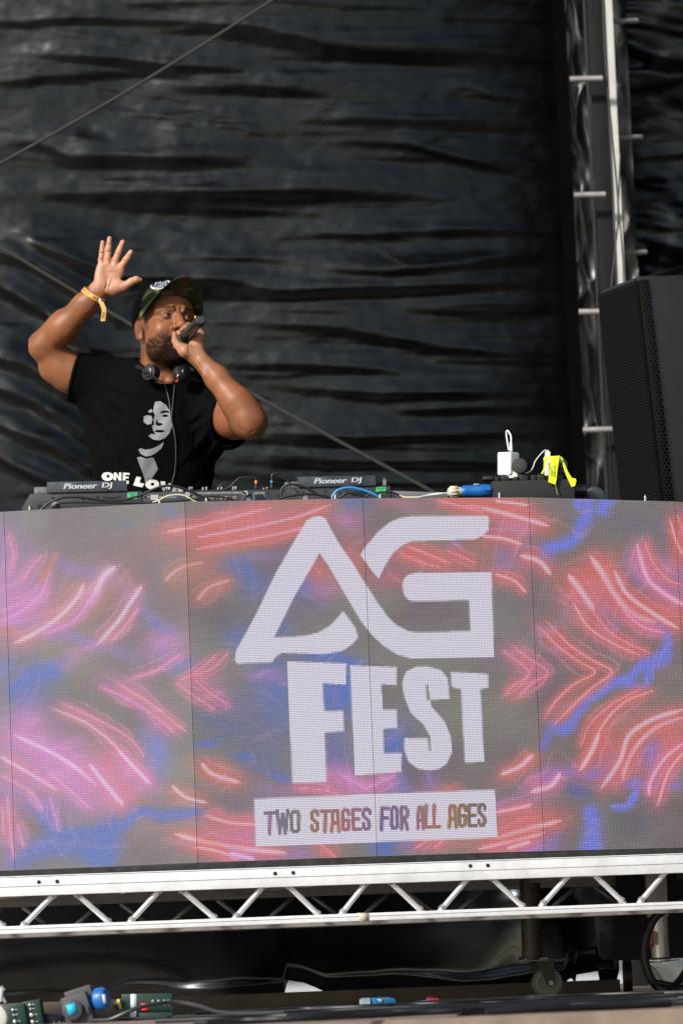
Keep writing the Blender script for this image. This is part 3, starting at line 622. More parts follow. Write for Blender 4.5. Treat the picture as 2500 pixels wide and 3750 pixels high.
st(B_, [(740, 728), (862, 832), (790, 890), (752, 935)], 3, 11, PNK, (226, 80, 100)); st(B_, [(780, 705), (862, 768), (945, 832), (870, 885), (805, 950)], 3, 11, PNK, (226, 80, 100))
st(B_, [(1430, 915), (1300, 965), (1200, 1070), (1150, 1180), (1085, 1290)], 5, 14, (246, 200, 210), RED); st(B_, [(1390, 900), (1250, 970), (1140, 1070), (1095, 1180)], 3, 11, PNK, RED); st(B_, [(1180, 1110), (1150, 1190), (1095, 1280)], 9, 16, WHT, RED)
st(B_, [(1575, 1035), (1450, 1080), (1360, 1160), (1310, 1250), (1290, 1320)], 8, 18, WHT, RED); st(B_, [(1575, 1000), (1430, 1045), (1320, 1120), (1275, 1240), (1190, 1365)], 9, 18, WHT, RED)
st(B_, [(1575, 1150), (1480, 1230), (1420, 1330), (1410, 1400)], 6, 16, (244, 200, 240), (236, 84, 120)); st(B_, [(1575, 1190), (1500, 1290), (1450, 1445)], 5, 14, (244, 190, 230), RED)
st(B_, [(728, 1302), (820, 1262), (882, 1205)], 8, 18, WHT, RED); st(B_, [(868, 1380), (960, 1352), (1005, 1290)], 9, 18, WHT, (236, 84, 120)); st(B_, [(700, 1476), (800, 1456), (875, 1438)], 6, 16, (244, 200, 240), RED)
st(B_, [(715, 1592), (850, 1552), (1005, 1512)], 8, 18, WHT, RED); st(B_, [(630, 1642), (760, 1612), (930, 1570)], 6, 18, (244, 200, 240), RED); st(B_, [(760, 1640), (870, 1608)], 7, 14, WHT, RED); st(B_, [(0, 1300), (120, 1370)], 3, 14, PNK, MAG); st(B_, [(250, 1300), (100, 1370)], 3, 14, PNK, MAG)
st(B_, [(340, 1640), (400, 1600)], 4, 14, PNK, RED); st(B_, [(420, 1640), (470, 1600)], 4, 14, PNK, RED); st(A_, [(1450, 1600), (1550, 1690)], 3, 14, PNK, RED); st(A_, [(1350, 1360), (1500, 1375), (1568, 1400)], 2, 10, PNK, (226, 80, 120))

# --- lettering, traced outlines
def arc(cx, cy, rx, ry, a0, a1, n=8): return [(cx + rx * math.cos(R(a0 + (a1 - a0) * i / n)), cy + ry * math.sin(R(a0 + (a1 - a0) * i / n))) for i in range(n + 1)]
LOGO = [  # white shapes
    L_([(490, 62), (530, 56), (560, 70), (590, 130), (640, 215), (700, 300), (760, 400), (830, 510), (880, 580), (930, 628), (990, 658), (1040, 664), (1312, 656), (1306, 497), (1010, 502), (985, 492), (965, 465), (958, 420), (965, 385), (990, 362), (1030, 352), (1424, 350), (1438, 795), (1000, 800), (930, 780), (860, 735), (800, 680), (740, 600), (640, 430), (570, 310), (527, 250), (500, 300), (400, 470), (290, 690), (450, 682), (520, 665), (580, 630), (620, 590), (650, 552), (680, 590), (715, 640), (730, 690), (700, 725), (650, 760), (560, 778), (330, 772), (300, 790), (280, 820), (100, 828), (84, 812), (92, 755), (130, 690), (200, 560), (300, 350), (400, 180), (460, 80)]),
    L_([(1000, 58), (1400, 54), (1412, 70), (1408, 130), (1385, 155), (1340, 178), (1010, 188), (960, 208), (910, 250), (870, 310), (835, 385), (800, 345), (740, 260), (770, 210), (830, 140), (890, 90), (940, 68)]),
    # F E S T
    L_([(358, 815), (668, 826), (665, 938), (545, 930), (552, 1075), (652, 1072), (655, 1180), (556, 1188), (565, 1445), (385, 1452)]),
    L_([(686, 835), (930, 845), (928, 940), (848, 935), (856, 1068), (930, 1066), (932, 1165), (858, 1168), (862, 1295), (955, 1292), (952, 1392), (712, 1412)]),
    L_([(1212, 870), (1405, 880), (1408, 952), (1366, 962), (1386, 1340), (1284, 1345), (1264, 962), (1216, 950)]),
    L_([(1205, 1012), (1085, 1018), (1082, 935), (1092, 935), (1098, 985), (1110, 1050), (1180, 1130), (1212, 1210), (1218, 1290), (1190, 1350), (1150, 1378), (1100, 1385), (1040, 1378), (990, 1340), (968, 1280), (968, 1216), (1092, 1216), (1098, 1285), (1106, 1285), (1104, 1210), (1070, 1150), (1000, 1080), (968, 1000), (956, 930), (975, 870), (1030, 842), (1090, 842), (1160, 860), (1196, 905)]),
]
def N_(pts): return [(900 + x * .6378, 2850 + y * .6378) for x, y in pts]
BANNER = N_([(45, 118), (1428, 64), (1444, 342), (56, 392)])
GL = {  # condensed stroke letters in a unit box (x 0..1, y 0 top..1 bottom)
 'T': [[(0, .07), (1, .07)], [(.5, .07), (.5, 1)]], 'W': [[(0, 0), (.2, 1), (.5, .15), (.8, 1), (1, 0)]],
 'O': [[(.12, .18), (.3, .05), (.7, .05), (.88, .18), (.88, .82), (.7, .95), (.3, .95), (.12, .82), (.12, .18)]],
 'S': [[(.88, .25), (.85, .12), (.6, .05), (.3, .06), (.12, .2), (.15, .38), (.8, .6), (.88, .8), (.7, .94), (.35, .95), (.12, .85), (.12, .72)]],
 'A': [[(.05, 1), (.2, .08), (.8, .08), (.95, 1)], [(.12, .62), (.88, .62)]], 'G': [[(.88, .28), (.8, .08), (.3, .05), (.12, .18), (.12, .82), (.3, .95), (.88, .9), (.88, .52), (.5, .52)]],
 'E': [[(1, .06), (.12, .06), (.12, .94), (1, .94)], [(.12, .5), (.85, .5)]], 'F': [[(1, .06), (.12, .06), (.12, 1)], [(.12, .5), (.85, .5)]],
 'R': [[(.12, 1), (.12, .06), (.75, .06), (.9, .2), (.88, .45), (.12, .52)], [(.55, .52), (.92, 1)]], 'L': [[(.12, 0), (.12, .94), (1, .94)]]}
def banner_text(PX, PY):
    d = np.full(PX.shape, 1e9)
    words = [("TWO", 104, 322), ("STAGES", 368, 725), ("FOR", 768, 938), ("ALL", 980, 1118), ("AGES", 1160, 1384)]
    for wd, x0, x1 in words:
        cw = (x1 - x0) / len(wd)
        for i, ch in enumerate(wd):
            a = x0 + i * cw + cw * .08; b = a + cw * .78
            yt = 190 - (a - 104) * .037; yb = 318 - (a - 104) * .034
            for pl in GL[ch]:
                pts = N_([(a + (b - a) * x, yt + (yb - yt) * y) for x, y in pl])
                q, _ = seg_dist(PX, PY, pts); d = np.minimum(d, q)
    return d
def screen_image(PX, PY):
    wx = PX + 16 * fbm(PX / 130, PY / 130, 3, 3); wy = PY + 16 * fbm(PX / 130, PY / 130, 8, 3)
    n = fbm(PX / 260, PY / 200, 13, 3)
    C = np.empty(PX.shape + (3,)); C[:] = (101, 95, 87)
    C = mixc(C, (108, 112, 96), np.clip(n, 0, 1) * .8); C = mixc(C, (92, 76, 84), np.clip(-n, 0, 1) * .9)
    for x, y, rx, ry, an, c, s in BLOBS:
        ca, sa = math.cos(R(an)), math.sin(R(an)); u = ((wx - x) * ca + (wy - y) * sa) / rx; v = (-(wx - x) * sa + (wy - y) * ca) / ry
        q = u * u + v * v; C = mixc(C, c, s * 1.05 * np.exp(-.85 * q))
    # streaky grain that follows the light trails
    for pts, w, c in FLOWS:
        d, t = seg_dist(wx, wy, pts); C = mixc(C, c, .95 * np.exp(-(d / (w * 1.05)) ** 2.6))
    for pts, cw, hw, cc, hc in EXTRA:
        d, t = seg_dist(wx, wy, pts); tap = np.clip(np.minimum(t, 1 - t) * 4, 0, 1); C = mixc(C, hc, .20 * tap * np.exp(-(d / hw) ** 2)); C = mixc(C, cc, .28 * tap * np.clip(1.6 - d / cw * .6, 0, 1))
    for pts, cw, hw, cc, hc in STROKES:
        d, t = seg_dist(PX, PY, pts); tap = np.clip(np.minimum(t, 1 - t) * 7 + .25, 0, 1)
        C = mixc(C, hc, .5 * np.exp(-(d / (hw * 2.1)) ** 2) * np.clip(tap * 1.4, 0, 1)); C = mixc(C, hc, .6 * np.exp(-(d / (hw * .9)) ** 2) * np.clip(tap * 1.4, 0, 1)); C = mixc(C, cc, .58 * np.clip(1.35 - d / (cw * .8 * tap + .01) * .75, 0, 1))
    C = C * .86 + np.array([134, 104, 132]) * .14
    sat = np.clip((C.max(-1) - C.min(-1)) / 70, 0, 1)
    for th0, sd_, colr in ((-.55, 41, (236, 150, 200)), (.6, 57, (226, 130, 150)), (.1, 71, (130, 120, 230))):
        th = th0 * np.sign(PX - 1250 + .1) * -1 + .5 * fbm(PX / 700, PY / 700, sd_, 2); u = (wx * -np.sin(th) + wy * np.cos(th)) / 22; v = (wx * np.cos(th) + wy * np.sin(th)) / 230
        q = fbm(u, v, sd_ + 3, 2); C = mixc(C, colr, np.clip((q - .45) * 2.2, 0, 1) * .16 * (.15 + .85 * sat))
    under = C.copy()
    W = (194, 186, 208)
    cov = np.zeros(PX.shape); cb_ = np.zeros(PX.shape); ct_ = np.zeros(PX.shape)
    for ox in (-2.0, 0.0, 2.0):
        for oy in (-2.0, 0.0, 2.0):
            k = np.zeros(PX.shape, bool)
            for poly in LOGO: k |= in_poly(PX + ox, PY + oy, poly)
            cov += k / 9; cb_ += in_poly(PX + ox, PY + oy, BANNER) / 9
    ct_ = np.clip((8.0 - banner_text(PX, PY)) / 3.0, 0, 1)
    C = mixc(C, W, np.maximum(cov, cb_) * .97)
    hue = np.stack([150 + 50 * np.sin(PX / 60), 62 + 18 * np.sin(PX / 90 + 2), 100 + 60 * np.sin(PX / 75 + 1.5) - 30 * (PX > 1600)], -1); T = under * .45 + hue * .50; C = mixc(C, 0, ct_ * 0) * (1 - ct_[..., None]) + T * ct_[..., None]
    g_ = C.mean(-1, keepdims=True); C = g_ + (C - g_) * .74; C = C * .92 + 17
    return C

def led_material():
    mt = bpy.data.materials.new('led_pixels'); mt.use_nodes = True; t = mt.node_tree; p = t.nodes['Principled BSDF']
    p.inputs['Base Color'].default_value = (.014, .014, .015, 1); p.inputs['Roughness'].default_value = .6
    a = t.nodes.new('ShaderNodeAttribute'); a.attribute_name = 'Pixel'
    uv = t.nodes.new('ShaderNodeUVMap'); uv.uv_map = 'cell'
    fr = t.nodes.new('ShaderNodeVectorMath'); fr.operation = 'FRACTION'; t.links.new(uv.outputs[0], fr.inputs[0])
    sb_ = t.nodes.new('ShaderNodeVectorMath'); sb_.operation = 'SUBTRACT'; sb_.inputs[1].default_value = (.5, .5, 0); t.links.new(fr.outputs[0], sb_.inputs[0])
    ab_ = t.nodes.new('ShaderNodeVectorMath'); ab_.operation = 'ABSOLUTE'; t.links.new(sb_.outputs[0], ab_.inputs[0])
    sp = t.nodes.new('ShaderNodeSeparateXYZ'); t.links.new(ab_.outputs[0], sp.inputs[0])
    def lt(o, v):
        n = t.nodes.new('ShaderNodeMath'); n.operation = 'LESS_THAN'; n.inputs[1].default_value = v; t.links.new(o, n.inputs[0]); return n.outputs[0]
    mu = t.nodes.new('ShaderNodeMath'); mu.operation = 'MULTIPLY'; t.links.new(lt(sp.outputs[0], .36), mu.inputs[0]); t.links.new(lt(sp.outputs[1], .30), mu.inputs[1])
    st_ = t.nodes.new('ShaderNodeMath'); st_.operation = 'MULTIPLY_ADD'; st_.inputs[1].default_value = LED_GAIN * .50; st_.inputs[2].default_value = LED_GAIN * .30; t.links.new(mu.outputs[0], st_.inputs[0])
    t.links.new(a.outputs['Color'], p.inputs['Emission Color']); t.links.new(st_.outputs[0], p.inputs['Emission Strength'])
    MATS['led'] = mt; return mt
LED_GAIN = 1.55
M_led = led_material()
seamY = [11.98, 11.91, 12.0, 12.15, 12.42]; seamX = [34.5, 700.5, 1354.5, 1963, 2500]
S = [Vector((U(x, 2490, y).x, y, 0)) for x, y in zip(seamX, seamY)]
S.insert(0, S[0] + Vector((-.47, .17, 0))); S.append(S[-1] + Vector((.36, .35, 0)))
Zt = U(1328, 1824.6, 12.0).z; Zb = U(1381, 3136, 12.0).z
led = thing('led_screen', 'wide curved light-panel screen showing AG FEST in front of the mixing desk', 'led screen', (0, 12.0, Zb))
NU, NV = 104, 208
for k in range(len(S) - 1):
    A, B = S[k], S[k + 1]; d = (B - A).normalized(); gap = .0006; w = (B - A).length
    uu, vv = np.meshgrid((np.arange(NU) + .5) / NU, (np.arange(NV) + .5) / NV)
    X = A.x + (B.x - A.x) * uu; Y = A.y + (B.y - A.y) * uu; Z = Zb + (Zt - Zb) * vv
    px, py = PROJ(np.stack([X, Y, Z], -1).reshape(-1, 3)); img = s2l(np.clip(screen_image(px, py), 0, 255))
    ue = gap / w + (1 - 2 * gap / w) * np.linspace(0, 1, NU + 1); ve = np.linspace(0, 1, NV + 1)
    UU, VV = np.meshgrid(ue, ve); P = np.stack([A.x + (B.x - A.x) * UU, A.y + (B.y - A.y) * UU, Zb + (Zt - Zb) * VV], -1).reshape(-1, 3)
    i = (np.arange(NV)[:, None] * (NU + 1) + np.arange(NU)[None]).ravel(); F = np.stack([i, i + 1, i + NU + 2, i + NU + 1], 1)
    me = bpy.data.meshes.new('panel_face'); me.vertices.add(len(P)); me.vertices.foreach_set('co', P.ravel()); me.loops.add(F.size); me.loops.foreach_set('vertex_index', F.ravel())
    me.polygons.add(len(F)); me.polygons.foreach_set('loop_start', np.arange(0, F.size, 4)); me.polygons.foreach_set('loop_total', np.full(len(F), 4)); me.update()
    at = me.color_attributes.new('Pixel', 'FLOAT_COLOR', 'CORNER'); cc = np.ones((len(F), 4, 4)); cc[:, :, :3] = img[:, None, :]; at.data.foreach_set('color', cc.ravel())
    uvl = me.uv_layers.new(name='cell'); ju = np.tile(np.arange(NU), NV); jv = np.repeat(np.arange(NV), NU)
    uvc = np.stack([np.stack([ju + a, jv + b], 1) for a, b in ((0, 0), (1, 0), (1, 1), (0, 1))], 1).astype(float); uvl.data.foreach_set('uv', uvc.ravel())
    pf = finish('panel_face', me, M_led, led, smooth=False)
    nrm = Vector((d.y, -d.x, 0))
    MB().obox(Vector((A.x, A.y, Zb)) + d * .0003 - nrm * .0025, d * (w - .0006), -nrm * .06, (0, 0, Zt - Zb)).build('panel_cabinet', M_black, led, bevel=.001)
# plinth under the wall
M_plank = mat('black_stained_timber', (0.035, 0.033, 0.03), 0.6, vary=(30, .7), bump=(60, .4), rvar=.1)
for k in range(len(S) - 1):
    A, B = S[k], S[k + 1]; d = (B - A).normalized(); nrm = Vector((d.y, -d.x, 0))
    MB().obox(Vector((A.x, A.y, zt_hi + .016)) + nrm * .004, d * (B - A).length, -nrm * .05, (0, 0, Zb - zt_hi - .016)).build('plinth', M_plank, led, bevel=.001)
for px, py, Y in ((110, 1866, 11.97), (585, 1843, 11.93), (756, 1836, 11.94), (1228, 1824, 11.98), (1392, 1822, 12.02), (1828, 1817, 12.1), (2361, 1821, 12.33)):
    c = U(px, py + 6, Y + .02); c.z = Zt - .004
    MB().ring_sweep([c, c + Vector((0, 0, .012)), c + Vector((0, 0, .016)), c + Vector((0, 0, .019))], [.0036, .0036, .0028, .001], 12).build('locating_pin', M_alu_d, led)
# ------------------------------------------------------------------ signed-distance modelling
class Field:
    def __init__(s, lo, hi, h):
        s.lo = np.array(lo, float); s.h = h; s.n = np.ceil((np.array(hi) - s.lo) / h).astype(int) + 1
        s.G = np.full(tuple(s.n), 0.06, np.float32)
        s.ax = [s.lo[i] + h * np.arange(s.n[i]) for i in range(3)]; s.M = None
    def frame(s, C=None, sv=None, fv=None, uv=None, sc=1.0):
        """following primitives are given in this local frame (s, f, u)"""
        s.M = None if C is None else (np.array(C), np.array([sv, fv, uv], float), sc)
    def _w(s, p):
        p = np.asarray(p, float)
        if s.M is None: return p
        C, B, sc = s.M; return C + sc * (p @ B)
    def _box(s, pts, r):
        if s.M is not None: r = r * s.M[2]
        W = np.array([s._w(p) for p in pts]); a = ((W.min(0) - r - s.lo) / s.h).astype(int); b = np.ceil((W.max(0) + r - s.lo) / s.h).astype(int) + 1
        a = np.maximum(a, 0); b = np.minimum(b, s.n)
        if (b <= a).any(): return None, None
        sl = tuple(slice(x, y) for x, y in zip(a, b))
        X = np.stack(np.meshgrid(*[s.ax[i][sl[i]] for i in range(3)], indexing='ij'), -1)
        if s.M is not None:
            C, B, sc = s.M; X = ((X - C) @ B.T) / sc
        return sl, X
    def comb(s, sl, d, k, op):
        if s.M is not None: d = d * s.M[2]; k = k * s.M[2]
        g = s.G[sl]; d = d.astype(np.float32)
        if op == 'u':
            h = np.maximum(k - np.abs(g - d), 0); s.G[sl] = np.minimum(g, d) - h * h / (4 * k)
        elif op == 's':
            d = -d; h = np.maximum(k - np.abs(g - d), 0); s.G[sl] = np.maximum(g, d) + h * h / (4 * k)
    def cap(s, a, b, r1, r2=None, k=.01, op='u', sq=None, f=1.0):
        """round cone a->b; optional squash: direction sq, factor f"""
        r2 = r1 if r2 is None else r2; sl, X = s._box([a, b], max(r1, r2) + k + 3 * s.h)
        if sl is None: return s
        a = np.array(a, float); ab = np.array(b, float) - a; P = X - a
        t = np.clip((P @ ab) / max(ab @ ab, 1e-12), 0, 1); Q = P - t[..., None] * ab
        if sq is not None:
            n = np.array(sq, float); n /= np.linalg.norm(n); c = Q @ n; Q = Q + (c * (1 / f - 1))[..., None] * n
            d = np.linalg.norm(Q, axis=-1) - (r1 + (r2 - r1) * t)
            L = np.linalg.norm(Q, axis=-1) + 1e-6; w = np.sqrt(np.maximum(1e-6, 1 - (c / f / L) ** 2 * (1 - f * f))); d = d * w if False else d * np.where(np.abs(c / f / L) > .7, f, 1)
        else: d = np.linalg.norm(Q, axis=-1) - (r1 + (r2 - r1) * t)
        s.comb(sl, d, k, op); return s
    def chain(s, pts, rs, k=.006, op='u', **kw):
        for i in range(len(pts) - 1): s.cap(pts[i], pts[i + 1], rs[i], rs[i + 1], k, op, **kw)
        return s
    def ell(s, c, r, k=.01, op='u', axes=None):
        c = np.array(c, float); r = np.array(r, float); sl, X = s._box([c], r.max() + k + 3 * s.h)
        if sl is None: return s
        P = X - c
        if axes is not None: P = P @ np.array(axes, float).T
        k0 = np.linalg.norm(P / r, axis=-1); k1 = np.linalg.norm(P / (r * r), axis=-1) + 1e-9
        s.comb(sl, k0 * (k0 - 1) / k1, k, op); return s
    def half(s, p, n, k=.004, rng=None):
        """remove everything on the positive side of the plane"""
        C = s._w(p); 
        N = np.array(n, float) if s.M is None else np.array(n, float) @ s.M[1]
        N /= np.linalg.norm(N); X = np.meshgrid(*s.ax, indexing='ij', sparse=True)
        d = (X[0] - C[0]) * N[0] + (X[1] - C[1]) * N[1] + (X[2] - C[2]) * N[2]
        g = s.G; h = np.maximum(k - np.abs(g - d), 0); s.G = (np.maximum(g, d) + h * h / (4 * k)).astype(np.float32); return s
    def mesh(s, name):
        G, h, lo = s.G, s.h, s.lo; ins = G < 0
        nx, ny, nz = G.shape
        cnt = np.zeros((nx - 1, ny - 1, nz - 1), np.uint8)
        for a in (0, 1):
            for b in (0, 1):
                for c in (0, 1): cnt += ins[a:nx - 1 + a, b:ny - 1 + b, c:nz - 1 + c]
        I, J, K = np.where((cnt > 0) & (cnt < 8)); idx = np.full(cnt.shape, -1, np.int64); idx[I, J, K] = np.arange(len(I))
        acc = np.zeros((len(I), 3)); num = np.zeros(len(I)); cor = [(a, b, c) for a in (0, 1) for b in (0, 1) for c in (0, 1)]
        for p in cor:
            for ax in range(3):
                if p[ax] == 0:
                    q = list(p); q[ax] = 1
                    va = G[I + p[0], J + p[1], K + p[2]].astype(float); vb = G[I + q[0], J + q[1], K + q[2]].astype(float)
                    m_ = (va < 0) != (vb < 0); t = np.where(m_, va / np.where(m_, va - vb, 1), 0)
                    pos = np.array(p, float)[None] + t[:, None] * np.eye(3)[ax]; acc += pos * m_[:, None]; num += m_
        V = lo + h * (np.stack([I, J, K], 1) + acc / num[:, None])
        Q = []
        for ax in range(3):
            b, c = [(1, 2), (2, 0), (0, 1)][ax]
            sl0 = [slice(None)] * 3; sl1 = [slice(None)] * 3; sl0[ax] = slice(0, -1); sl1[ax] = slice(1, None)
            e = ins[tuple(sl0)] != ins[tuple(sl1)]
            E = np.array(np.where(e)); ok = (E[b] > 0) & (E[c] > 0) & (E[b] < G.shape[b] - 1) & (E[c] < G.shape[c] - 1); E = E[:, ok]
            def at(db, dc):
                W = E.copy(); W[b] -= db; W[c] -= dc; return idx[W[0], W[1], W[2]]
            q = np.stack([at(1, 1), at(0, 1), at(0, 0), at(1, 0)], 1); fl = ~ins[E[0], E[1], E[2]]; q[fl] = q[fl][:, ::-1]; Q.append(q)
        Q = np.concatenate(Q); Q = Q[(Q >= 0).all(1)]
        me = bpy.data.meshes.new(name); me.vertices.add(len(V)); me.vertices.foreach_set('co', V.ravel()); me.loops.add(Q.size); me.loops.foreach_set('vertex_index', Q.ravel())
        me.polygons.add(len(Q)); me.polygons.foreach_set('loop_start', np.arange(0, Q.size, 4)); me.polygons.foreach_set('loop_total', np.full(len(Q), 4)); me.update(); me.validate()
        return me, V
def paint(me, name, C):
    at = me.color_attributes.new(name, 'FLOAT_COLOR', 'POINT'); c = np.ones((len(C), 4)); c[:, :3] = C; at.data.foreach_set('color', c.ravel())
def T(px, py, Y): return np.array(U(px, py, Y))

# ------------------------------------------------------------------ pose
def head_basis(yaw, pitch, roll):
    f = Vector((math.sin(yaw) * math.cos(pitch), -math.cos(yaw) * math.cos(pitch), math.sin(pitch)))
    s0 = Vector((math.cos(yaw), math.sin(yaw), 0)); u0 = s0.cross(f)
    if u0.z < 0: u0 = -u0
    return math.cos(roll) * s0 - math.sin(roll) * u0, f, math.sin(roll) * s0 + math.cos(roll) * u0
HS, HF, HU = head_basis(R(28), R(12), R(4)); HSC = 1.07; HC = Vector(U(604, 1194, 12.90))
def HW(p): return HC + HSC * (HS * p[0] + HF * p[1] + HU * p[2])
person = thing('person', 'person in camouflage cap and black shirt raising one hand and speaking into a microphone', 'person', (U(560, 1800, 12.9).x, 12.9, zt_hi + .018))

SR, ER, WR = T(388, 1412, 12.96), T(160, 1268, 12.90), T(362, 1066, 12.80)
SL, EL, WL = T(742, 1462, 12.93), T(914, 1545, 12.66), T(719, 1302, 12.70)
body = Field(T(88, 1840, 0.0 + 12.5) * [1, 0, 1] + [0, 12.44, 0], T(995, 850, 13.1) * [1, 0, 1] + [0, 13.08, .01], .0021)
B = body
# trunk inside the shirt
B.cap(T(560, 1760, 12.93), T(565, 1530, 12.93), .125, .135, .03, sq=(0, 1, 0), f=.68)
B.cap(T(450, 1440, 12.95), T(680, 1470, 12.94), .062, .062, .04)
nb = T(596, 1385, 12.92); B.cap(nb, T(580, 1480, 12.94), .062, .09, .03)
# neck
B.cap(HW((0, -.035, -.05)), nb, .060, .066, .03)
B.cap(HW((-.045, -.01, -.06)), T(610, 1400, 12.86), .014, .012, .02)      # neck muscle
B.cap(T(585, 1392, 12.85), T(545, 1400, 12.88), .011, .01, .015)             # collar bone
B.cap(T(625, 1396, 12.85), T(660, 1408, 12.88), .011, .01, .015)
# raised arm
B.cap(SR, T(262, 1368, 12.93), .056, .055, .03); B.cap(T(262, 1368, 12.93), ER, .056, .041, .03)
B.ell(T(208, 1352, 12.93), (.052, .045, .040), .03)
B.cap(ER, T(143, 1255, 12.92), .036, .030, .02)                                # elbow point
B.cap(ER, T(232, 1200, 12.86), .039, .0445, .02); B.cap(T(232, 1200, 12.86), T(310, 1118, 12.82), .0445, .034, .02, sq=(0, 1, 0), f=.92)
B.cap(T(310, 1118, 12.82), WR, .035, .0285, .02, sq=(0, 1, 0), f=.8)
B.cap(T(180, 1230, 12.89), T(236, 1172, 12.87), .032, .032, .02)
for a_, b_, r_ in (((236, 1292), (206, 1296), .0030), ((236, 1284), (214, 1278), .0016), ((300, 1150), (262, 1192), .0016), ((322, 1120), (300, 1150), .0014)): B.cap(T(*a_, 12.86 - .045), T(*b_, 12.87 - .045), r_, r_, .012, 's')
# open hand, palm to the camera
def HZ(x, y, d=0.0): return T(300 + x / 6.03, 830 + y / 6.03, 12.79 + d)
pn = np.array([0, 1, 0.1])
for bx, by, w in ((430, 940, .0135), (575, 900, .0135), (725, 920, .014), (850, 1000, .0145)):
    B.cap(HZ(430 + (bx - 430) * .42, 1330, .004), HZ(bx, by, .002), .0165, w, .012, sq=pn, f=.8)
B.cap(WR, HZ(500, 1330, .004), .0285, .024, .014, sq=pn, f=.72)
B.ell(HZ(760, 1350, -.006), (.030, .016, .022), .012, axes=[(.9, 0, .43), (0, 1, 0), (-.43, 0, .9)])
B.ell(HZ(400, 1170, -.004), (.016, .014, .036), .012); B.ell(HZ(700, 920, -.003), (.030, .010, .010), .01); B.ell(HZ(470, 860, -.003), (.016, .010, .011), .01)
def fing(pts, rs, k=.0035): B.chain([HZ(*p) for p in pts], rs, k)
fing([(430, 930, 0), (430, 740, -.002), (446, 560, -.005), (462, 345, -.008)], [.0105, .0092, .0082, .0066])
fing([(572, 880, 0), (575, 700, -.002), (592, 480, -.006), (616, 265, -.012)], [.0115, .0103, .0094, .0076])
fing([(715, 900, 0), (745, 740, -.002), (815, 560, -.006), (905, 345, -.011)], [.0120, .0105, .0098, .0080])
fing([(840, 990, 0), (890, 860, -.003), (975, 735, -.008), (1085, 565, -.012)], [.0120, .0108, .0100, .0080])
fing([(720, 1400, -.002), (930, 1330, -.008), (1100, 1215, -.014), (1200, 1170, -.014), (1290, 1178, -.012)], [.020, .0140, .0112, .0100, .0066], .006)
# palm creases
for pts in ([(500, 880), (600, 915), (700, 912), (760, 890)], [(640, 1030), (720, 1000), (820, 1020), (890, 1070)], [(900, 1200), (800, 1100), (700, 1150), (600, 1330)], [(500, 900), (540, 1050), (560, 1250), (520, 1380)]):
    P = [np.array(p) for p in spline([HZ(x, y, -.0165) for x, y in pts], 3)]; B.chain(P, [.0016] * len(P), .004, 's')
for (x0, y0, x1, y1, d) in ((372, 735, 480, 715, -.009), (545, 560, 650, 565, -.012), (735, 590, 830, 650, -.014), (545, 395, 660, 400, -.016), (820, 440, 900, 490, -.017), (930, 745, 1015, 800, -.016), (1010, 650, 1090, 690, -.018), (660, 720, 770, 800, -.012), (390, 590, 480, 590, -.011)):
    B.cap(HZ(x0, y0, d), HZ(x1, y1, d), .0013, .0013, .003, 's')
# arm with the microphone
B.cap(SL, T(840, 1525, 12.80), .062, .056, .03); B.cap(T(840, 1525, 12.80), EL, .056, .044, .03)
B.cap(EL, T(890, 1495, 12.66), .044, .046, .035); B.ell(T(868, 1545, 12.76), (.055, .05, .05), .03)
B.cap(EL, T(862, 1470, 12.66), .042, .0435, .02); B.cap(T(862, 1470, 12.66), T(795, 1385, 12.68), .0435, .035, .02)
B.cap(T(795, 1385, 12.68), WL, .036, .0265, .02, sq=(.78, .3, .62), f=.92)
for a_, b_, Y_ in (((735, 1322), (770, 1372), 12.668), ((722, 1330), (752, 1378), 12.662)): B.cap(T(*a_, Y_ + .004), T(*b_, Y_), .0030, .0025, .014)      # tendons
for a_, b_ in (((900, 1590), (860, 1560)), ((930, 1580), (905, 1600)),): B.cap(T(*a_, 12.615), T(*b_, 12.62), .0016, .0016, .010, 's')
# gripping hand
def H2(x, y, Y): return T(600 + x / 7.127, 1130 + y / 7.127, Y)
B.cap(WL, H2(860, 950, 12.71), .026, .0215, .014, sq=(0, 1, 0), f=.8); B.cap(H2(860, 950, 12.71), H2(930, 720, 12.71), .0215, .0165, .012)
B.cap(H2(930, 720, 12.715), H2(800, 700, 12.74), .017, .018, .012)
B.cap(WL, H2(560, 1110, 12.685), .0225, .0195, .012); B.cap(H2(560, 1110, 12.685), H2(360, 960, 12.70), .0185, .0125, .010)
MG, MT = T(664, 1251, 12.765), T(736, 1170, 12.575)     # microphone ends
def F3(pts, rs): B.chain([H2(*p) for p in pts], rs, .003)
F3([(360, 960, 12.70), (285, 830, 12.715), (280, 660, 12.725)], [.0120, .0100, .0074])                                  # thumb
F3([(930, 640, 12.73), (820, 480, 12.76), (640, 440, 12.735), (560, 490, 12.715), (475, 548, 12.708)], [.0130, .0105, .0092, .0084, .0068])   # index
F3([(930, 690, 12.74), (800, 560, 12.79), (560, 560, 12.765), (400, 640, 12.735), (415, 655, 12.728)], [.0130, .0105, .0098, .0092, .0076])
F3([(930, 760, 12.74), (820, 640, 12.80), (600, 640, 12.80), (470, 700, 12.79)], [.0130, .0105, .0095, .008])
F3([(920, 840, 12.735), (800, 760, 12.79), (620, 740, 12.80), (520, 760, 12.79)], [.0120, .0098, .009, .0075])
B.cap(H2(650, 960, 12.672), H2(680, 1180, 12.664), .0014, .0014, .005, 's')
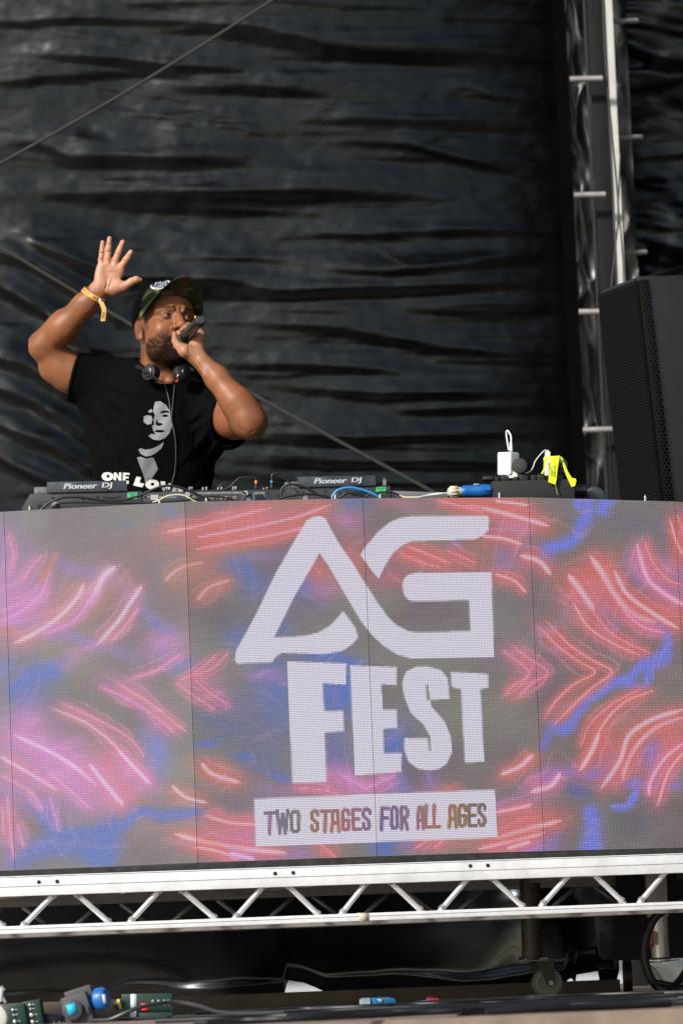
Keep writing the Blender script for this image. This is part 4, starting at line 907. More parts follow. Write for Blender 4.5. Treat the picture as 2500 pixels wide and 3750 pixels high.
# head
B.frame(np.array(HC), HS, HF, HU, HSC)
B.ell((0, -.014, .030), (.077, .097, .086), .02); B.ell((0, .022, -.030), (.066, .066, .086), .025); B.ell((0, .030, -.082), (.056, .056, .046), .025)
B.ell((0, .072, -.112), (.026, .022, .022), .02); B.ell((0, .060, .035), (.058, .032, .040), .02)
for s_ in (-1, 1):
    B.ell((.040 * s_, .058, -.038), (.024, .026, .028), .018); B.ell((.045 * s_, .035, -.075), (.022, .035, .035), .02)
    B.cap((.052 * s_, .066, .016), (.016 * s_, .088, .017), .0085, .0105, .012)                   # brow ridge
B.cap((-.010, .096, .020), (-.004, .096, .004), .003, .003, .006, 's'); B.cap((.010, .096, .020), (.004, .096, .004), .003, .003, .006, 's')
B.cap((-.016, .096, .002), (.016, .096, .002), .0025, .0025, .006, 's')
for s_ in (-1, 1): B.ell((.032 * s_, .099, -.002), (.017, .016, .0105), .010, 's')
B.chain([(0, .086, .004), (0, .098, -.018), (0, .108, -.036)], [.0085, .0100, .0135], .010)
for s_ in (-1, 1):
    B.ell((.0165 * s_, .098, -.042), (.0095, .0115, .0088), .006); B.ell((.0085 * s_, .106, -.0515), (.0042, .0065, .005), .003, 's')
    B.ell((.0315 * s_, .0755, -.002), (.0145, .0140, .0135), .004)                         # eye ball + lids
    B.ell((.0315 * s_, .0905, -.0025), (.0115, .0085, .0034 if s_ < 0 else .0046), .002, 's')   # lid opening
    B.cap((.018 * s_, .0975, -.044), (.034 * s_, .086, -.068), .0028, .0028, .008, 's')       # cheek fold
    B.cap((.020 * s_, .090, -.016), (.044 * s_, .078, -.018), .0016, .0016, .008, 's')       # below the eye
B.cap((-.022, .086, -.068), (0, .0975, -.063), .0075, .0085, .006); B.cap((.022, .086, -.068), (0, .0975, -.063), .0075, .0085, .006)
B.cap((-.018, .084, -.092), (0, .094, -.094), .0080, .0090, .006); B.cap((.018, .084, -.092), (0, .094, -.094), .0080, .0090, .006)
B.ell((0, .098, -.079), (.018, .014, .0085), .003, 's')
for s_ in (-1, 1):
    ear = [(1, .25 * s_, 0), (-.25 * s_, .97, .15), (0, -.15, .98)]
    B.ell((.079 * s_, -.006, -.019), (.0075, .0175, .031), .006, axes=ear); B.ell((.087 * s_, -.001, -.015), (.0065, .0100, .0185), .004, 's', axes=ear)
    B.ell((.083 * s_, -.008, -.018), (.003, .004, .012), .004, axes=ear); B.cap((.078 * s_, .004, -.040), (.078 * s_, .006, -.047), .007, .006, .005)
B.frame()
me, V = body.mesh('body')
# --- skin tone painted as pigment, with a face highlight
def local(V): return ((V - np.array(HC)) @ np.array([HS, HF, HU]).T) / HSC
Lc = local(V); S_, F_, U_ = Lc[:, 0], Lc[:, 1], Lc[:, 2]
inhead = (np.linalg.norm(Lc - np.array([0, 0, -.03]), axis=1) < .155)
base = np.array([.255, .093, .039]); C = np.tile(base, (len(V), 1))
no = fbm(V[:, 0] * 30 + V[:, 1] * 11, V[:, 2] * 30 + V[:, 1] * 7, 4, 4); C *= (1 + .16 * no)[:, None]
def mixm(c, a):
    global C; a = np.clip(a, 0, 1)[:, None]; C = C * (1 - a) + np.array(c) * a
px, py = PROJ(V); hx = (px - 300) * 6.03; hy = (py - 830) * 6.03
nor = np.empty(len(V) * 3); me.vertices.foreach_get('normal', nor); nor = nor.reshape(-1, 3)
palm = ((px < 540) & (px > 330) & (py < 1090)) * np.clip((1480 - hy) / 250, 0, 1) * np.clip(-nor[:, 1] * 1.6, 0, 1) * (V[:, 1] < 12.84)
mixm((.56, .30, .19), palm * .9)
p2 = ((px > 630) & (px < 752) & (py > 1170) & (py < 1330) & (V[:, 1] < 12.80)) * np.clip((1330 - py) / 40, 0, 1) * (~(inhead & (F_ < .125)) | (V[:, 1] < 12.775))
mixm((.44, .22, .13), p2 * .75)
inner = ((py > 1290) & (px > 640) & (px < 980)) * np.clip((1440 - py) / 150, 0, 1); mixm((.36, .165, .085), inner * .4)
# finger tips / knuckle redness
mixm((.52, .21, .14), palm * (.25 + .25 * vnoise(V[:, 0] * 90, V[:, 2] * 90, 3)))
# beard
hn = fbm(S_ * 160, U_ * 160 + F_ * 120, 9, 3); jawl = np.abs(S_)
bd = np.clip((-.050 - U_ + F_ * .10 - .012 * (jawl < .03)) / .022, 0, 1) * np.clip((F_ + .012) / .02, 0, 1) * np.clip((U_ + .155) / .02, 0, 1)
chk = np.exp(-((S_ / .030) ** 2)) * np.exp(-(((U_ + .075) / .030) ** 2)) * 0.0
side = inhead * bd * (.66 + .34 * np.clip((-.07 - U_) / .03, 0, 1) + .24 * hn)
mixm((.018, .012, .010), np.clip(side, 0, .95))
mous = inhead * np.exp(-(((U_ + .060 + .5 * np.clip(jawl - .014, 0, 1)) / .0062) ** 2)) * (jawl < .034) * (F_ > .07); mixm((.012, .009, .008), mous * (.95 + .3 * hn))
gote = inhead * (jawl < .040) * (jawl > .018) * (F_ > .06) * np.clip((-.060 - U_) / .008, 0, 1); mixm((.014, .010, .009), gote * (.75 + .3 * hn))
gote = inhead * (jawl < .030) * (F_ > .05) * np.clip((-.098 - U_) / .008, 0, 1); mixm((.014, .010, .009), gote * (.8 + .3 * hn))
lip = inhead * (jawl < .022) * (F_ > .086) * ((np.abs(U_ + .066) < .006) | (np.abs(U_ + .093) < .007)); mixm((.26, .085, .06), lip * .8)
# brows, lids, shading pigment round the eyes, stubble of hair at the temples
br = inhead * (F_ > .06) * np.exp(-(((U_ - .0185 - .10 * np.clip(jawl - .02, 0, .02) + .35 * np.clip(jawl - .044, 0, 1)) / .0042) ** 2)) * np.clip((jawl - .010) / .006, 0, 1) * np.clip((.058 - jawl) / .01, 0, 1); mixm((.020, .012, .010), br * (.9 + .3 * hn))
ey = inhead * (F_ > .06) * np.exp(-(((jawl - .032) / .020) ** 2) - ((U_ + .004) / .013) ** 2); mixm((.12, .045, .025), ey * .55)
lash = inhead * (F_ > .074) * np.exp(-(((jawl - .0315) / .0125) ** 4) - ((U_ - .0012) / .0016) ** 2); mixm((.01, .008, .008), lash * .9)
tmp = inhead * (F_ < .035) * (F_ > -.02) * (U_ > -.03) * (U_ < .06) * (jawl > .06); mixm((.07, .035, .02), tmp * .5)
mixm((.42, .17, .08), inhead * (np.exp(-((jawl - .04) / .018) ** 2 - ((U_ + .032) / .014) ** 2) + .6 * np.exp(-(S_ / .05) ** 2 - ((U_ - .05) / .02) ** 2)) * (F_ > .05) * .45)  # highlight on cheeks and forehead painted into the skin colour
mixm((.03, .01, .008), inhead * (F_ > .07) * np.exp(-((S_ / .02) ** 4) - ((U_ + .079) / .007) ** 4))
paint(me, 'Tone', C)
M_skin = mat('skin', (.3, .13, .06), .43, spec=.42, attr='Tone', bump=(420, .5), bdist=.0008, sss=.03, vary=(55, .10), rvar=.08)
bo = finish('body', me, M_skin, person)
_t = M_skin.node_tree; _p = _t.nodes['Principled BSDF']; _at = next(n for n in _t.nodes if n.bl_idname == 'ShaderNodeAttribute')
_bw = _t.nodes.new('ShaderNodeRGBToBW'); _t.links.new(_at.outputs['Color'], _bw.inputs[0])
for _nm, _a, _b in (('Roughness', .95, .47), ('Specular IOR Level', .03, .42)):      # hair is matt, bare skin has a sheen
    _m = _t.nodes.new('ShaderNodeMapRange'); _m.inputs[1].default_value = .03; _m.inputs[2].default_value = .11; _m.inputs[3].default_value = _a; _m.inputs[4].default_value = _b
    _t.links.new(_bw.outputs[0], _m.inputs[0]); _t.links.new(_m.outputs[0], _p.inputs[_nm])
# eyes
M_eye = mat('eyeball', (.62, .58, .52), .35, attr='Iris', spec=.3)
for s_ in (-1, 1):
    c = HW((.0315 * s_, .0752, -.002)); r = .0128 * HSC; gz = (HF * .94 + HS * .34 - HU * .02).normalized()
    bm = bmesh.new(); bmesh.ops.create_uvsphere(bm, u_segments=32, v_segments=24, radius=r); me = bpy.data.meshes.new('eye'); bm.to_mesh(me); bm.free()
    co = np.array([v.co[:] for v in me.vertices]); ang = np.degrees(np.arccos(np.clip(co @ np.array(gz) / r, -1, 1)))
    CC = np.tile([.24, .19, .16], (len(co), 1)); CC[ang < 36] = (.03, .014, .008); CC[ang < 13] = (.002, .002, .002); paint(me, 'Iris', CC)
    me.vertices.foreach_set('co', (co + np.array(c)).ravel()); finish('eye', me, M_eye, person)

# ------------------------------------------------------------------ shirt
sh = Field(T(225, 1960, 12.9) * [1, 0, 1] + [0, 12.60, 0], T(890, 1270, 12.9) * [1, 0, 1] + [0, 13.16, 0], .0027)
Q = sh
Q.cap(T(560, 1990, 12.93), T(560, 1700, 12.93), .176, .176, .03, sq=(0, 1, 0), f=.72); Q.cap(T(560, 1700, 12.93), T(565, 1545, 12.93), .176, .186, .03, sq=(0, 1, 0), f=.70)
Q.cap(T(410, 1425, 12.95), T(715, 1460, 12.93), .082, .074, .05); Q.cap(T(565, 1500, 12.91), T(565, 1600, 12.90), .13, .14, .06, sq=(0, 1, 0), f=.75)
Q.cap(T(588, 1424, 12.94), T(430, 1416, 12.96), .056, .058, .03); Q.cap(T(600, 1424, 12.94), T(715, 1448, 12.93), .056, .060, .03)
Q.cap(T(400, 1414, 12.955), T(255, 1370, 12.93), .080, .072, .03); Q.cap(T(420, 1505, 12.95), T(300, 1408, 12.94), .062, .040, .03); Q.cap(T(400, 1610, 12.94), T(378, 1500, 12.94), .068, .060, .03)
Q.cap(T(742, 1460, 12.93), T(838, 1545, 12.80), .082, .068, .03); Q.cap(T(740, 1560, 12.92), T(822, 1585, 12.84), .075, .048, .04); Q.cap(T(735, 1650, 12.92), T(772, 1640, 12.90), .05, .03, .03)
# folds
sl, X = Q._box([T(565, 1600, 12.9)], .6); N1 = X[..., 0]; N3 = X[..., 2]
fx = fbm(N1 * 6 + N3 * 2.2, N3 * 3.2 - X[..., 1] * 4, 5, 3); Q.G += (.008 * fx + .0012 * fbm(N1 * 24, N3 * 20, 8, 2)).astype(np.float32)
for a, b, w, dd in (((300, 1480), (420, 1640), .010, .007), ((330, 1440), (500, 1560), .010, .006), ((350, 1400), (560, 1500), .012, .006), ((800, 1560), (700, 1700), .012, .008), ((820, 1600), (720, 1640), .009, .007), ((780, 1500), (690, 1560), .01, .006), ((350, 1620), (400, 1800), .012, .007), ((770, 1680), (740, 1850), .010, .006), ((470, 1700), (500, 1850), .014, .004)):
    A, Bb = T(*a, 12.80), T(*b, 12.78); ab = Bb - A; P = X - A; P[..., 1] = 0; ab = ab * [1, 0, 1]; t = np.clip((P @ ab) / (ab @ ab), 0, 1); d = np.linalg.norm(P - t[..., None] * ab, axis=-1)
    e = np.sin(math.pi * np.clip(t, .02, .98)) * (X[..., 1] < 12.95); Q.G += (dd * e * (np.exp(-(d / w) ** 2) - .6 * np.exp(-((d - w * 1.6) / w) ** 2))).astype(np.float32)
del X, N1, N3, P, d, t, e
# openings
Q.cap(T(262, 1374, 12.93), T(190, 1330, 12.93), .0605, .066, .002, 's'); Q.cap(T(845, 1552, 12.79), T(900, 1620, 12.70), .062, .075, .002, 's')
Q.half(T(268, 1378, 12.93), (-.958, 0, .286), .002)
Q.half(T(843, 1563, 12.79), (EL - SL) * [1, .8, .35], .002)
Q.cap(T(598, 1388, 12.90), HW((0, -.02, -.06)), .073, .085, .006, 's'); Q.ell(T(606, 1372, 12.82), (.060, .06, .030), .006, 's')
Q.half(T(560, 1950, 12.9), (0, 0, -1), .004)
me, V = sh.mesh('shirt'); M_shirt = mat('black_cotton', (.0030, .0030, .0034), .9, spec=.05, bump=(700, .3), bdist=.0006)
shirt = finish('shirt', me, M_shirt, person)
SB = BVHTree.FromPolygons([Vector(v) for v in V], [tuple(p.vertices) for p in me.polygons])
def on_shirt(px, py, lift=.0012):
    d = (U(px, py, 12.0) - CP).normalized(); h = SB.ray_cast(CP + d * 11.5, d)
    return (h[0] + h[1] * lift) if h[0] is not None else U(px, py, 12.78)
def print_poly(poly, name, m_, res=7.0, lift=.0012, holes=(), tone=None):
    """cloth print: grid clipped to a traced outline and laid on the shirt"""
    xs = [p[0] for p in poly]; ys = [p[1] for p in poly]; x0, y0 = min(xs), min(ys)
    bm = bmesh.new(); vs = [bm.verts.new((p[0], p[1], 0)) for p in poly]; 
    if len(holes) == 0:
        for t in tessellate_polygon([[Vector((p[0], p[1], 0)) for p in poly]]): bm.faces.new([vs[i] for i in t])
    else:
        loops = [[Vector((p[0], p[1], 0)) for p in poly]] + [[Vector((p[0], p[1], 0)) for p in h] for h in holes]
        for h in holes: vs += [bm.verts.new((p[0], p[1], 0)) for p in h]
        for t in tessellate_polygon(loops): bm.faces.new([vs[i] for i in t])
    for ax, lo, hi in ((0, min(xs), max(xs)), (1, min(ys), max(ys))):
        c = lo + res
        while c < hi:
            co = Vector((c, 0, 0)) if ax == 0 else Vector((0, c, 0)); no_ = Vector((1, 0, 0)) if ax == 0 else Vector((0, 1, 0))
            bmesh.ops.bisect_plane(bm, geom=bm.verts[:] + bm.edges[:] + bm.faces[:], plane_co=co, plane_no=no_, dist=1e-4); c += res
    uv = [(v.co.x, v.co.y) for v in bm.verts]
    for v, (x, y) in zip(bm.verts, uv): v.co = on_shirt(x, y, lift)
    for f in bm.faces:
        f.normal_update()
        if f.normal.y > 0: f.normal_flip()
    me = bpy.data.meshes.new(name); bm.to_mesh(me); bm.free()
    if tone is not None: paint(me, 'Ink', np.array([tone(x, y) for x, y in uv]))
    return finish(name, me, m_, shirt)
M_ink = mat('white_print', (.70, .68, .64), .75, spec=.2, vary=(90, .12)); M_greyink = mat('grey_print', (.3, .3, .3), .8, spec=.15, attr='Ink', vary=(500, .45))
def Z2(pts): return [(440 + x / 4.612, 1320 + y / 4.612) for x, y in pts]
def ell_pts(cx, cy, rx, ry, n=20): return [(cx + rx * math.cos(2 * math.pi * i / n), cy + ry * math.sin(2 * math.pi * i / n)) for i in range(n)]
def Z3(pts): return [(80 + x / 3.015, 1730 + y / 3.015) for x, y in pts]
# lettering ONE LOVE
print_poly(Z3(ell_pts(950, 45, 66, 48)), 'lettering', M_ink, holes=[Z3(ell_pts(958, 42, 18, 18, 12))])
print_poly(Z3([(1020, 2), (1046, 0), (1076, 52), (1078, 0), (1104, 2), (1102, 92), (1078, 92), (1046, 36), (1044, 88), (1018, 86)]), 'lettering', M_ink)
print_poly(Z3([(1122, 2), (1192, 6), (1190, 28), (1148, 26), (1147, 46), (1182, 48), (1181, 68), (1146, 66), (1144, 90), (1184, 94), (1180, 128), (1116, 122)]), 'lettering', M_ink)
print_poly(Z3([(1270, 42), (1320, 54), (1300, 112), (1356, 126), (1330, 166), (1234, 142)]), 'lettering', M_ink)
print_poly(Z3(ell_pts(1441, 132, 76, 56)), 'lettering', M_ink, holes=[Z3(ell_pts(1444, 130, 20, 18, 12))])
def Z4(pts): return [(480 + x / 3.015, 1730 + y / 3.015) for x, y in pts]
print_poly(Z4([(324, 100), (376, 98), (384, 160), (424, 116), (462, 142), (400, 214), (352, 214)]), 'lettering', M_ink)
print_poly(Z4([(470, 146), (530, 160), (576, 200), (560, 214), (440, 214)]), 'lettering', M_ink)
# a generic half-lit portrait in grey ink
def tn(x, y): v = .30 + .05 * math.sin(x * .11 + y * .06); v = v * (.75 if y > 1680 else 1.0); return (v * .95, v, v * 1.02)
print_poly(Z2([(590, 700), (680, 692), (780, 760), (850, 870), (880, 1000), (875, 1120), (830, 1230), (760, 1310), (660, 1350), (560, 1335), (480, 1280), (520, 1240), (600, 1250), (560, 1180), (540, 1110), (575, 1090), (570, 1000), (590, 920), (560, 860), (570, 780)]), 'portrait_print', M_greyink, res=5.0, tone=tn,
           holes=[Z2([(680, 872), (740, 842), (815, 852), (842, 888), (760, 884), (690, 898)]), Z2(ell_pts(762, 936, 54, 22, 12)), Z2([(612, 1000), (655, 1056), (712, 1060), (722, 1092), (650, 1112), (600, 1085)]), Z2(ell_pts(668, 1196, 84, 24, 14))])
for p in ([(400, 950), (450, 925), (530, 940), (550, 1000), (530, 1075), (460, 1085), (400, 1040)], [(478, 850), (535, 822), (556, 868), (490, 888)],
          [(735, 1375), (730, 1420), (690, 1490), (610, 1560), (520, 1610), (430, 1620), (350, 1580), (310, 1510), (350, 1480), (430, 1510), (540, 1490), (650, 1440)],
          [(285, 1640), (350, 1625), (430, 1660), (560, 1640), (600, 1720), (640, 1830), (600, 1900), (530, 2000), (430, 2060), (390, 1920)]):
    print_poly(Z2(p), 'portrait_print', M_greyink, res=5.0, tone=tn)
# hems
def hem_ring(c, ax_, r, tube, name, a0=0, a1=360, squash=1.0):
    ax_ = Vector(ax_).normalized(); e1_ = ax_.orthogonal().normalized(); e2_ = ax_.cross(e1_); P = []
    for i in range(49):
        a = R(a0 + (a1 - a0) * i / 48); d = e1_ * math.cos(a) + e2_ * math.sin(a); h = SB.ray_cast(Vector(c) + d * .16, -d)
        P.append(h[0] + d * .0008 if h[0] is not None and (h[0] - Vector(c)).length < r * 1.6 else Vector(c) + d * r)
    return MB().ring_sweep(P, tube, 8).build(name, M_shirt, shirt)
hem_ring(T(276, 1381, 12.93), (-.958, 0, .286), .073, .0028, 'sleeve_hem')
hem_ring(T(838, 1556, 12.80), Vector((EL - SL) * [1, .8, .35]), .07, .0028, 'sleeve_hem')
# neck rib
rib = []
for i in range(40):
    a = 2 * math.pi * i / 40; c = Vector(T(600, 1390, 12.90)); d = Vector((math.cos(a), math.sin(a) * 1.0, 0))
    h = SB.ray_cast(c + d * .07 + Vector((0, 0, .3)), Vector((0, 0, -1)));  rib.append((c + d * .078, h))

# ------------------------------------------------------------------ trousers and shoes (hidden by the screen from the front)
tr = Field((person.location.x - .3, 12.6, zt_hi), (person.location.x + .3, 13.25, 1.45), .008); zf = zt_hi + .018; xm = person.location.x
tr.cap((xm - .03, 12.93, 1.36), (xm + .03, 12.93, 1.36), .150, .150, .05, sq=(0, 1, 0), f=.75); tr.ell((xm, 12.95, 1.26), (.19, .15, .14), .05)
for s_ in (-1, 1): tr.cap((xm + .09 * s_, 12.94, 1.22), (xm + .13 * s_, 12.92, zf + .50), .105, .075, .03); tr.cap((xm + .13 * s_, 12.92, zf + .50), (xm + .15 * s_, 12.96, zf + .09), .075, .062, .03)
tr.half((xm, 12.9, 1.40), (0, 0, 1)); tr.half((xm, 12.9, zf + .05), (0, 0, -1))
me, V = tr.mesh('trousers'); finish('trousers', me, mat('dark_denim', (.012, .014, .022), .85, bump=(300, .3)), person)
for s_ in (-1, 1):
    f_ = Field((xm + .15 * s_ - .08, 12.68, zf - .01), (xm + .15 * s_ + .08, 13.1, zf + .16), .006)
    f_.cap((xm + .15 * s_, 12.98, zf + .045), (xm + .155 * s_, 12.78, zf + .030), .046, .036, .02); f_.cap((xm + .15 * s_, 12.97, zf + .05), (xm + .15 * s_, 12.96, zf + .10), .046, .05, .02); f_.half((0, 0, zf + .001), (0, 0, -1))
    me, V = f_.mesh('shoe'); finish('shoe', me, mat('dark_leather', (.01, .01, .01), .5), person)

# ------------------------------------------------------------------ cap
cf = Field(np.array(HC) - .17, np.array(HC) + .19, .0021); cf.frame(np.array(HC), HS, HF, HU, HSC)
cf.ell((0, -.015, .040), (.0835, .105, .087), .01); cf.ell((0, .030, .056), (.066, .058, .062), .02)
cf.ell((0, -.015, .036), (.0795, .101, .083), .003, 's')
ang = R(34); n_ = (0, math.sin(ang) * .62, -1); cf.half((0, .060, .048), n_, .003)
me, V = cf.mesh('cap'); L = local(V)
def camo(L):
    n1 = fbm(L[:, 0] * 34 + 4, L[:, 1] * 20 + L[:, 2] * 28, 21, 3); n2 = fbm(L[:, 0] * 26 + 9, L[:, 2] * 30 - L[:, 1] * 16, 33, 3)
    C = np.tile([.020, .036, .013], (len(L), 1)); C[n1 > .25] = (.130, .115, .052); C[n2 > .42] = (.012, .012, .008); C[(n2 < -.45)] = (.060, .040, .022); return C
CC = camo(L); CC[L[:, 1] < .022] = (.006, .006, .006)
paint(me, 'Camo', CC); M_cap = mat('cap_cloth', (.05, .05, .03), .85, attr='Camo', bump=(600, .4), bdist=.0006, spec=.2)
cap_o = finish('cap', me, M_cap, person)
CB = BVHTree.FromPolygons([Vector(v) for v in V], [tuple(p.vertices) for p in me.polygons])
# peak
vs, top_, bot_ = [], [], []; NA, NR = 40, 12
for side_ in (0, 1):
    for i in range(NA + 1):
        a = R(-80 + 160 * i / NA)
        rim = np.array([.081 * math.sin(a), -.012 + .100 * math.cos(a), 0]); 
        for j in range(NR + 1):
            t = j / NR; ext = .074 * max(0, math.cos(a * 1.0)) ** .55
            p = rim + np.array([math.sin(a) * .012 * t, ext * t, 0])
            u = .050 + .33 * (p[1] - .075) * 0 + .62 * math.sin(ang) * (rim[1] - .060) * 1.0
            u = u - .020 * (abs(p[0]) / .07) ** 2 * t + (.030 * t * math.cos(a)) - (0 if side_ == 0 else .0032)
            vs.append(HW((p[0], p[1], u)))
n1 = (NA + 1) * (NR + 1); fs = []
for i in range(NA):
    for j in range(NR):
        q = i * (NR + 1) + j; fs.append((q, q + 1, q + NR + 2, q + NR + 1)); fs.append((n1 + q, n1 + q + NR + 1, n1 + q + NR + 2, n1 + q + 1))
for i in range(NA):
    q = i * (NR + 1) + NR; fs.append((q, n1 + q, n1 + q + NR + 1, q + NR + 1)); q = i * (NR + 1); fs.append((q, q + NR + 1, n1 + q + NR + 1, n1 + q))
for j in range(NR):
    fs.append((j, n1 + j, n1 + j + 1, j + 1)); q = NA * (NR + 1) + j; fs.append((q, q + 1, n1 + q + 1, n1 + q))
mb = MB(); mb.add(vs, fs); me = mb.mesh('peak'); bm = bmesh.new(); bm.from_mesh(me); bmesh.ops.recalc_face_normals(bm, faces=bm.faces); bm.to_mesh(me); bm.free()
paint(me, 'Camo', camo(local(np.array([tuple(v.co) for v in me.vertices])))); finish('peak', me, M_cap, cap_o)
# badge on the cap
def on_cap(px, py, lift=.002):
    d = (U(px, py, 12.0) - CP).normalized(); h = CB.ray_cast(CP + d * 11.5, d)
    return (h[0] + h[1] * lift) if h[0] is not None else None
M_navy = mat('navy_thread', (.012, .016, .05), .8); M_wthread = mat('white_thread', (.70, .72, .78), .8)
def badge(rx, ry, lift, m_, name, inner=0.0, thick=.001):
    c0 = (587, 1043); th = R(-14); rings = 6; vs = []; fs = []; n = 32; P = []
    for k in range(rings + 1):
        f_ = inner + (1 - inner) * k / rings
        for i in range(n):
            a = 2 * math.pi * i / n; x = rx * f_ * math.cos(a); y = ry * f_ * math.sin(a)
            q = on_cap(c0[0] + x * math.cos(th) - y * math.sin(th), c0[1] + x * math.sin(th) + y * math.cos(th), lift)
            P.append(q)
    if any(q is None for q in P):
        good = [q for q in P if q is not None]; P = [q if q is not None else min(good, key=lambda g_: 0) for q in P]
    for k in range(rings):
        for i in range(n): a = k * n + i; b = k * n + (i + 1) % n; fs.append((a, b, b + n, a + n))
    MB().add(P, fs).build(name, m_, cap_o, recalc=False)
badge(35, 16, .0016, M_navy, 'badge'); badge(36, 17, .0024, M_wthread, 'badge_rim', .84)
mb = MB()
for pts in ([(566, 1050), (574, 1043), (570, 1040), (578, 1037)], [(580, 1049), (584, 1038), (590, 1036), (588, 1046), (594, 1046), (598, 1036)], [(600, 1046), (604, 1036), (610, 1034), (606, 1043), (612, 1044)], [(562, 1055), (580, 1054), (600, 1050), (616, 1042)]):
    P = [on_cap(x, y, .0026) for x, y in pts]
    if all(p is not None for p in P): mb.ring_sweep(spline(P, 5), .0011, 6)
if mb.v: mb.build('badge_script', M_wthread, cap_o)

# ------------------------------------------------------------------ wristband
M_band = mat('orange_wristband', (.78, .42, .12), .6, spec=.3); axw = Vector(WR - T(310, 1118, 12.82)).normalized()
c = Vector(T(345, 1080, 12.805)); e1 = Vector((0, -1, 0)); e1 = (e1 - axw * e1.dot(axw)).normalized(); e2 = axw.cross(e1)
def ringpt(a, off, lift=0.0): return c + e1 * math.cos(a) * (.0285 + lift) + e2 * math.sin(a) * (.0355 + lift) + axw * off
vs = []; fs = []; n = 48
for i in range(n):
    a = 2 * math.pi * i / n; tl = .010 * math.sin(a)
    vs += [ringpt(a, -.0075 + tl), ringpt(a, .0075 + tl), ringpt(a, .0075 + tl, .0012), ringpt(a, -.0075 + tl, .0012)]
for i in range(n):
    j = (i + 1) % n
    for k in range(4): fs.append((4 * i + k, 4 * i + (k + 1) % 4, 4 * j + (k + 1) % 4, 4 * j + k))
wb = MB().add(vs, fs).build('wristband', M_band, person)
lw, lf = text_polys("ARTIST")
def band_text(a0, a1, name='lettering'):
    x0 = min(v.x for v in lw); x1 = max(v.x for v in lw); y1 = max(v.y for v in lw); mb = MB(); P = []
    for v in lw:
        t = (v.x - x0) / (x1 - x0); a = a0 + (a1 - a0) * t; P.append(ringpt(a, .010 * math.sin(a) - .0045 + .009 * v.y / y1, .0016))
    mb.add(P, lf).build(name, M_blackmatte, wb, recalc=False)
sg = 1 if ringpt(.5, 0).x < ringpt(-.5, 0).x else -1
band_text(-.15 * sg + 0, -.95 * sg); band_text(1.15 * sg, .25 * sg)
def ribbon(pts, wdir, w, m_, name, parent, th=.0009):
    P = spline(pts, 6); wd = Vector(wdir).normalized() * w / 2; vs = []; fs = []
    for i, p in enumerate(P):
        t = (P[min(i + 1, len(P) - 1)] - P[max(i - 1, 0)]).normalized(); nn = t.cross(wd).normalized() * th
        vs += [p - wd, p + wd, p + wd + nn, p - wd + nn]
    for i in range(len(P) - 1):
        for k in range(4): fs.append((4 * i + k, 4 * i + (k + 1) % 4, 4 * i + 4 + (k + 1) % 4, 4 * i + 4 + k))
    b = 4 * (len(P) - 1); fs += [(0, 1, 2, 3), (b + 3, b + 2, b + 1, b)]
    return MB().add(vs, fs).build(name, m_, parent)
tail = ribbon([T(368, 1104, 12.765), T(374, 1114, 12.76), T(381, 1132, 12.758), T(380, 1155, 12.758), T(377, 1176, 12.757)], (1, .15, .02), .0135, M_band, 'wristband_tail', person)
MB().ring_sweep([T(366, 1096, 12.768), T(370, 1106, 12.764)], .004, 10).build('clasp', M_white, person)
mb = MB(); text_on(mb, "ARTIST", T(385.5, 1142, 12.7555), T(383, 1166, 12.7555) - T(385.5, 1142, 12.7555), T(391, 1143, 12.7555) * 0 + np.array([-.0075, 0, 0]) * -1 * -1, (0, -.0006, 0)); mb.build('lettering', M_blackmatte, tail, recalc=False)

# ------------------------------------------------------------------ microphone
mic = thing('microphone', 'black handheld microphone with a silver mesh head gripped in front of the mouth', 'microphone', tuple((MG + MT) / 2))
g0, t0 = Vector(MG), Vector(MT); ax = (t0 - g0).normalized(); Lm = (t0 - g0).length
def mp(f): return g0 + ax * Lm * f
M_mic = mat('black_lacquer', (.012, .012, .013), .28, bump=(300, .05))
MB().ring_sweep([mp(f) for f in (.22, .26, .32, .5, .84, .90)], [.019, .0195, .0175, .0155, .0148, .0150], 32).build('handle', M_mic, mic)
M_mesh = mat('silver_mesh', (.42, .43, .44), .35, .85)
MB().ring_sweep([mp(f) for f in (-.10, -.09, -.06, -.01, .05, .10, .14, .16, .22)], [.004, .012, .019, .0225, .0240, .0245, .0248, .0240, .0200], 32).build('mesh_head', M_mesh, mic)
mb = MB()
for k in range(14):
    for dr in (1, -1):
        P = []
        for j in range(9):
            f = -.07 + .28 * j / 8; r = float(np.interp(f, [-.10, -.09, -.06, -.01, .05, .10, .16, .22], [.004, .012, .019, .0225, .024, .0246, .024, .02])) + .0004; a = 2 * math.pi * k / 14 + dr * j * .12
            e = ax.orthogonal().normalized(); e_ = ax.cross(e); P.append(mp(f) + e * math.cos(a) * r + e_ * math.sin(a) * r)
        mb.ring_sweep(P, .0006, 4, cap=False)
mb.build('wire_weave', M_screw, mic)
MB().ring_sweep([mp(f) for f in (.90, .905, .92, .93)], [.0165, .0178, .0178, .0160], 32).build('end_ring', M_mic, mic)
MB().ring_sweep([mp(f) for f in (.92, .98, 1.0)], [.0128, .0126, .0110], 28).build('tail_cap', mat('grey_plastic', (.05, .055, .06), .5), mic)
e = ax.orthogonal().normalized()
yb = mp(.925) + (CR * -.0125 + CU * .011); MB().box(yb - ax * -.002, (.0045, .004, .008)).build('yellow_mark', mat('yellow_paint', (.8, .55, .02), .5), mic)

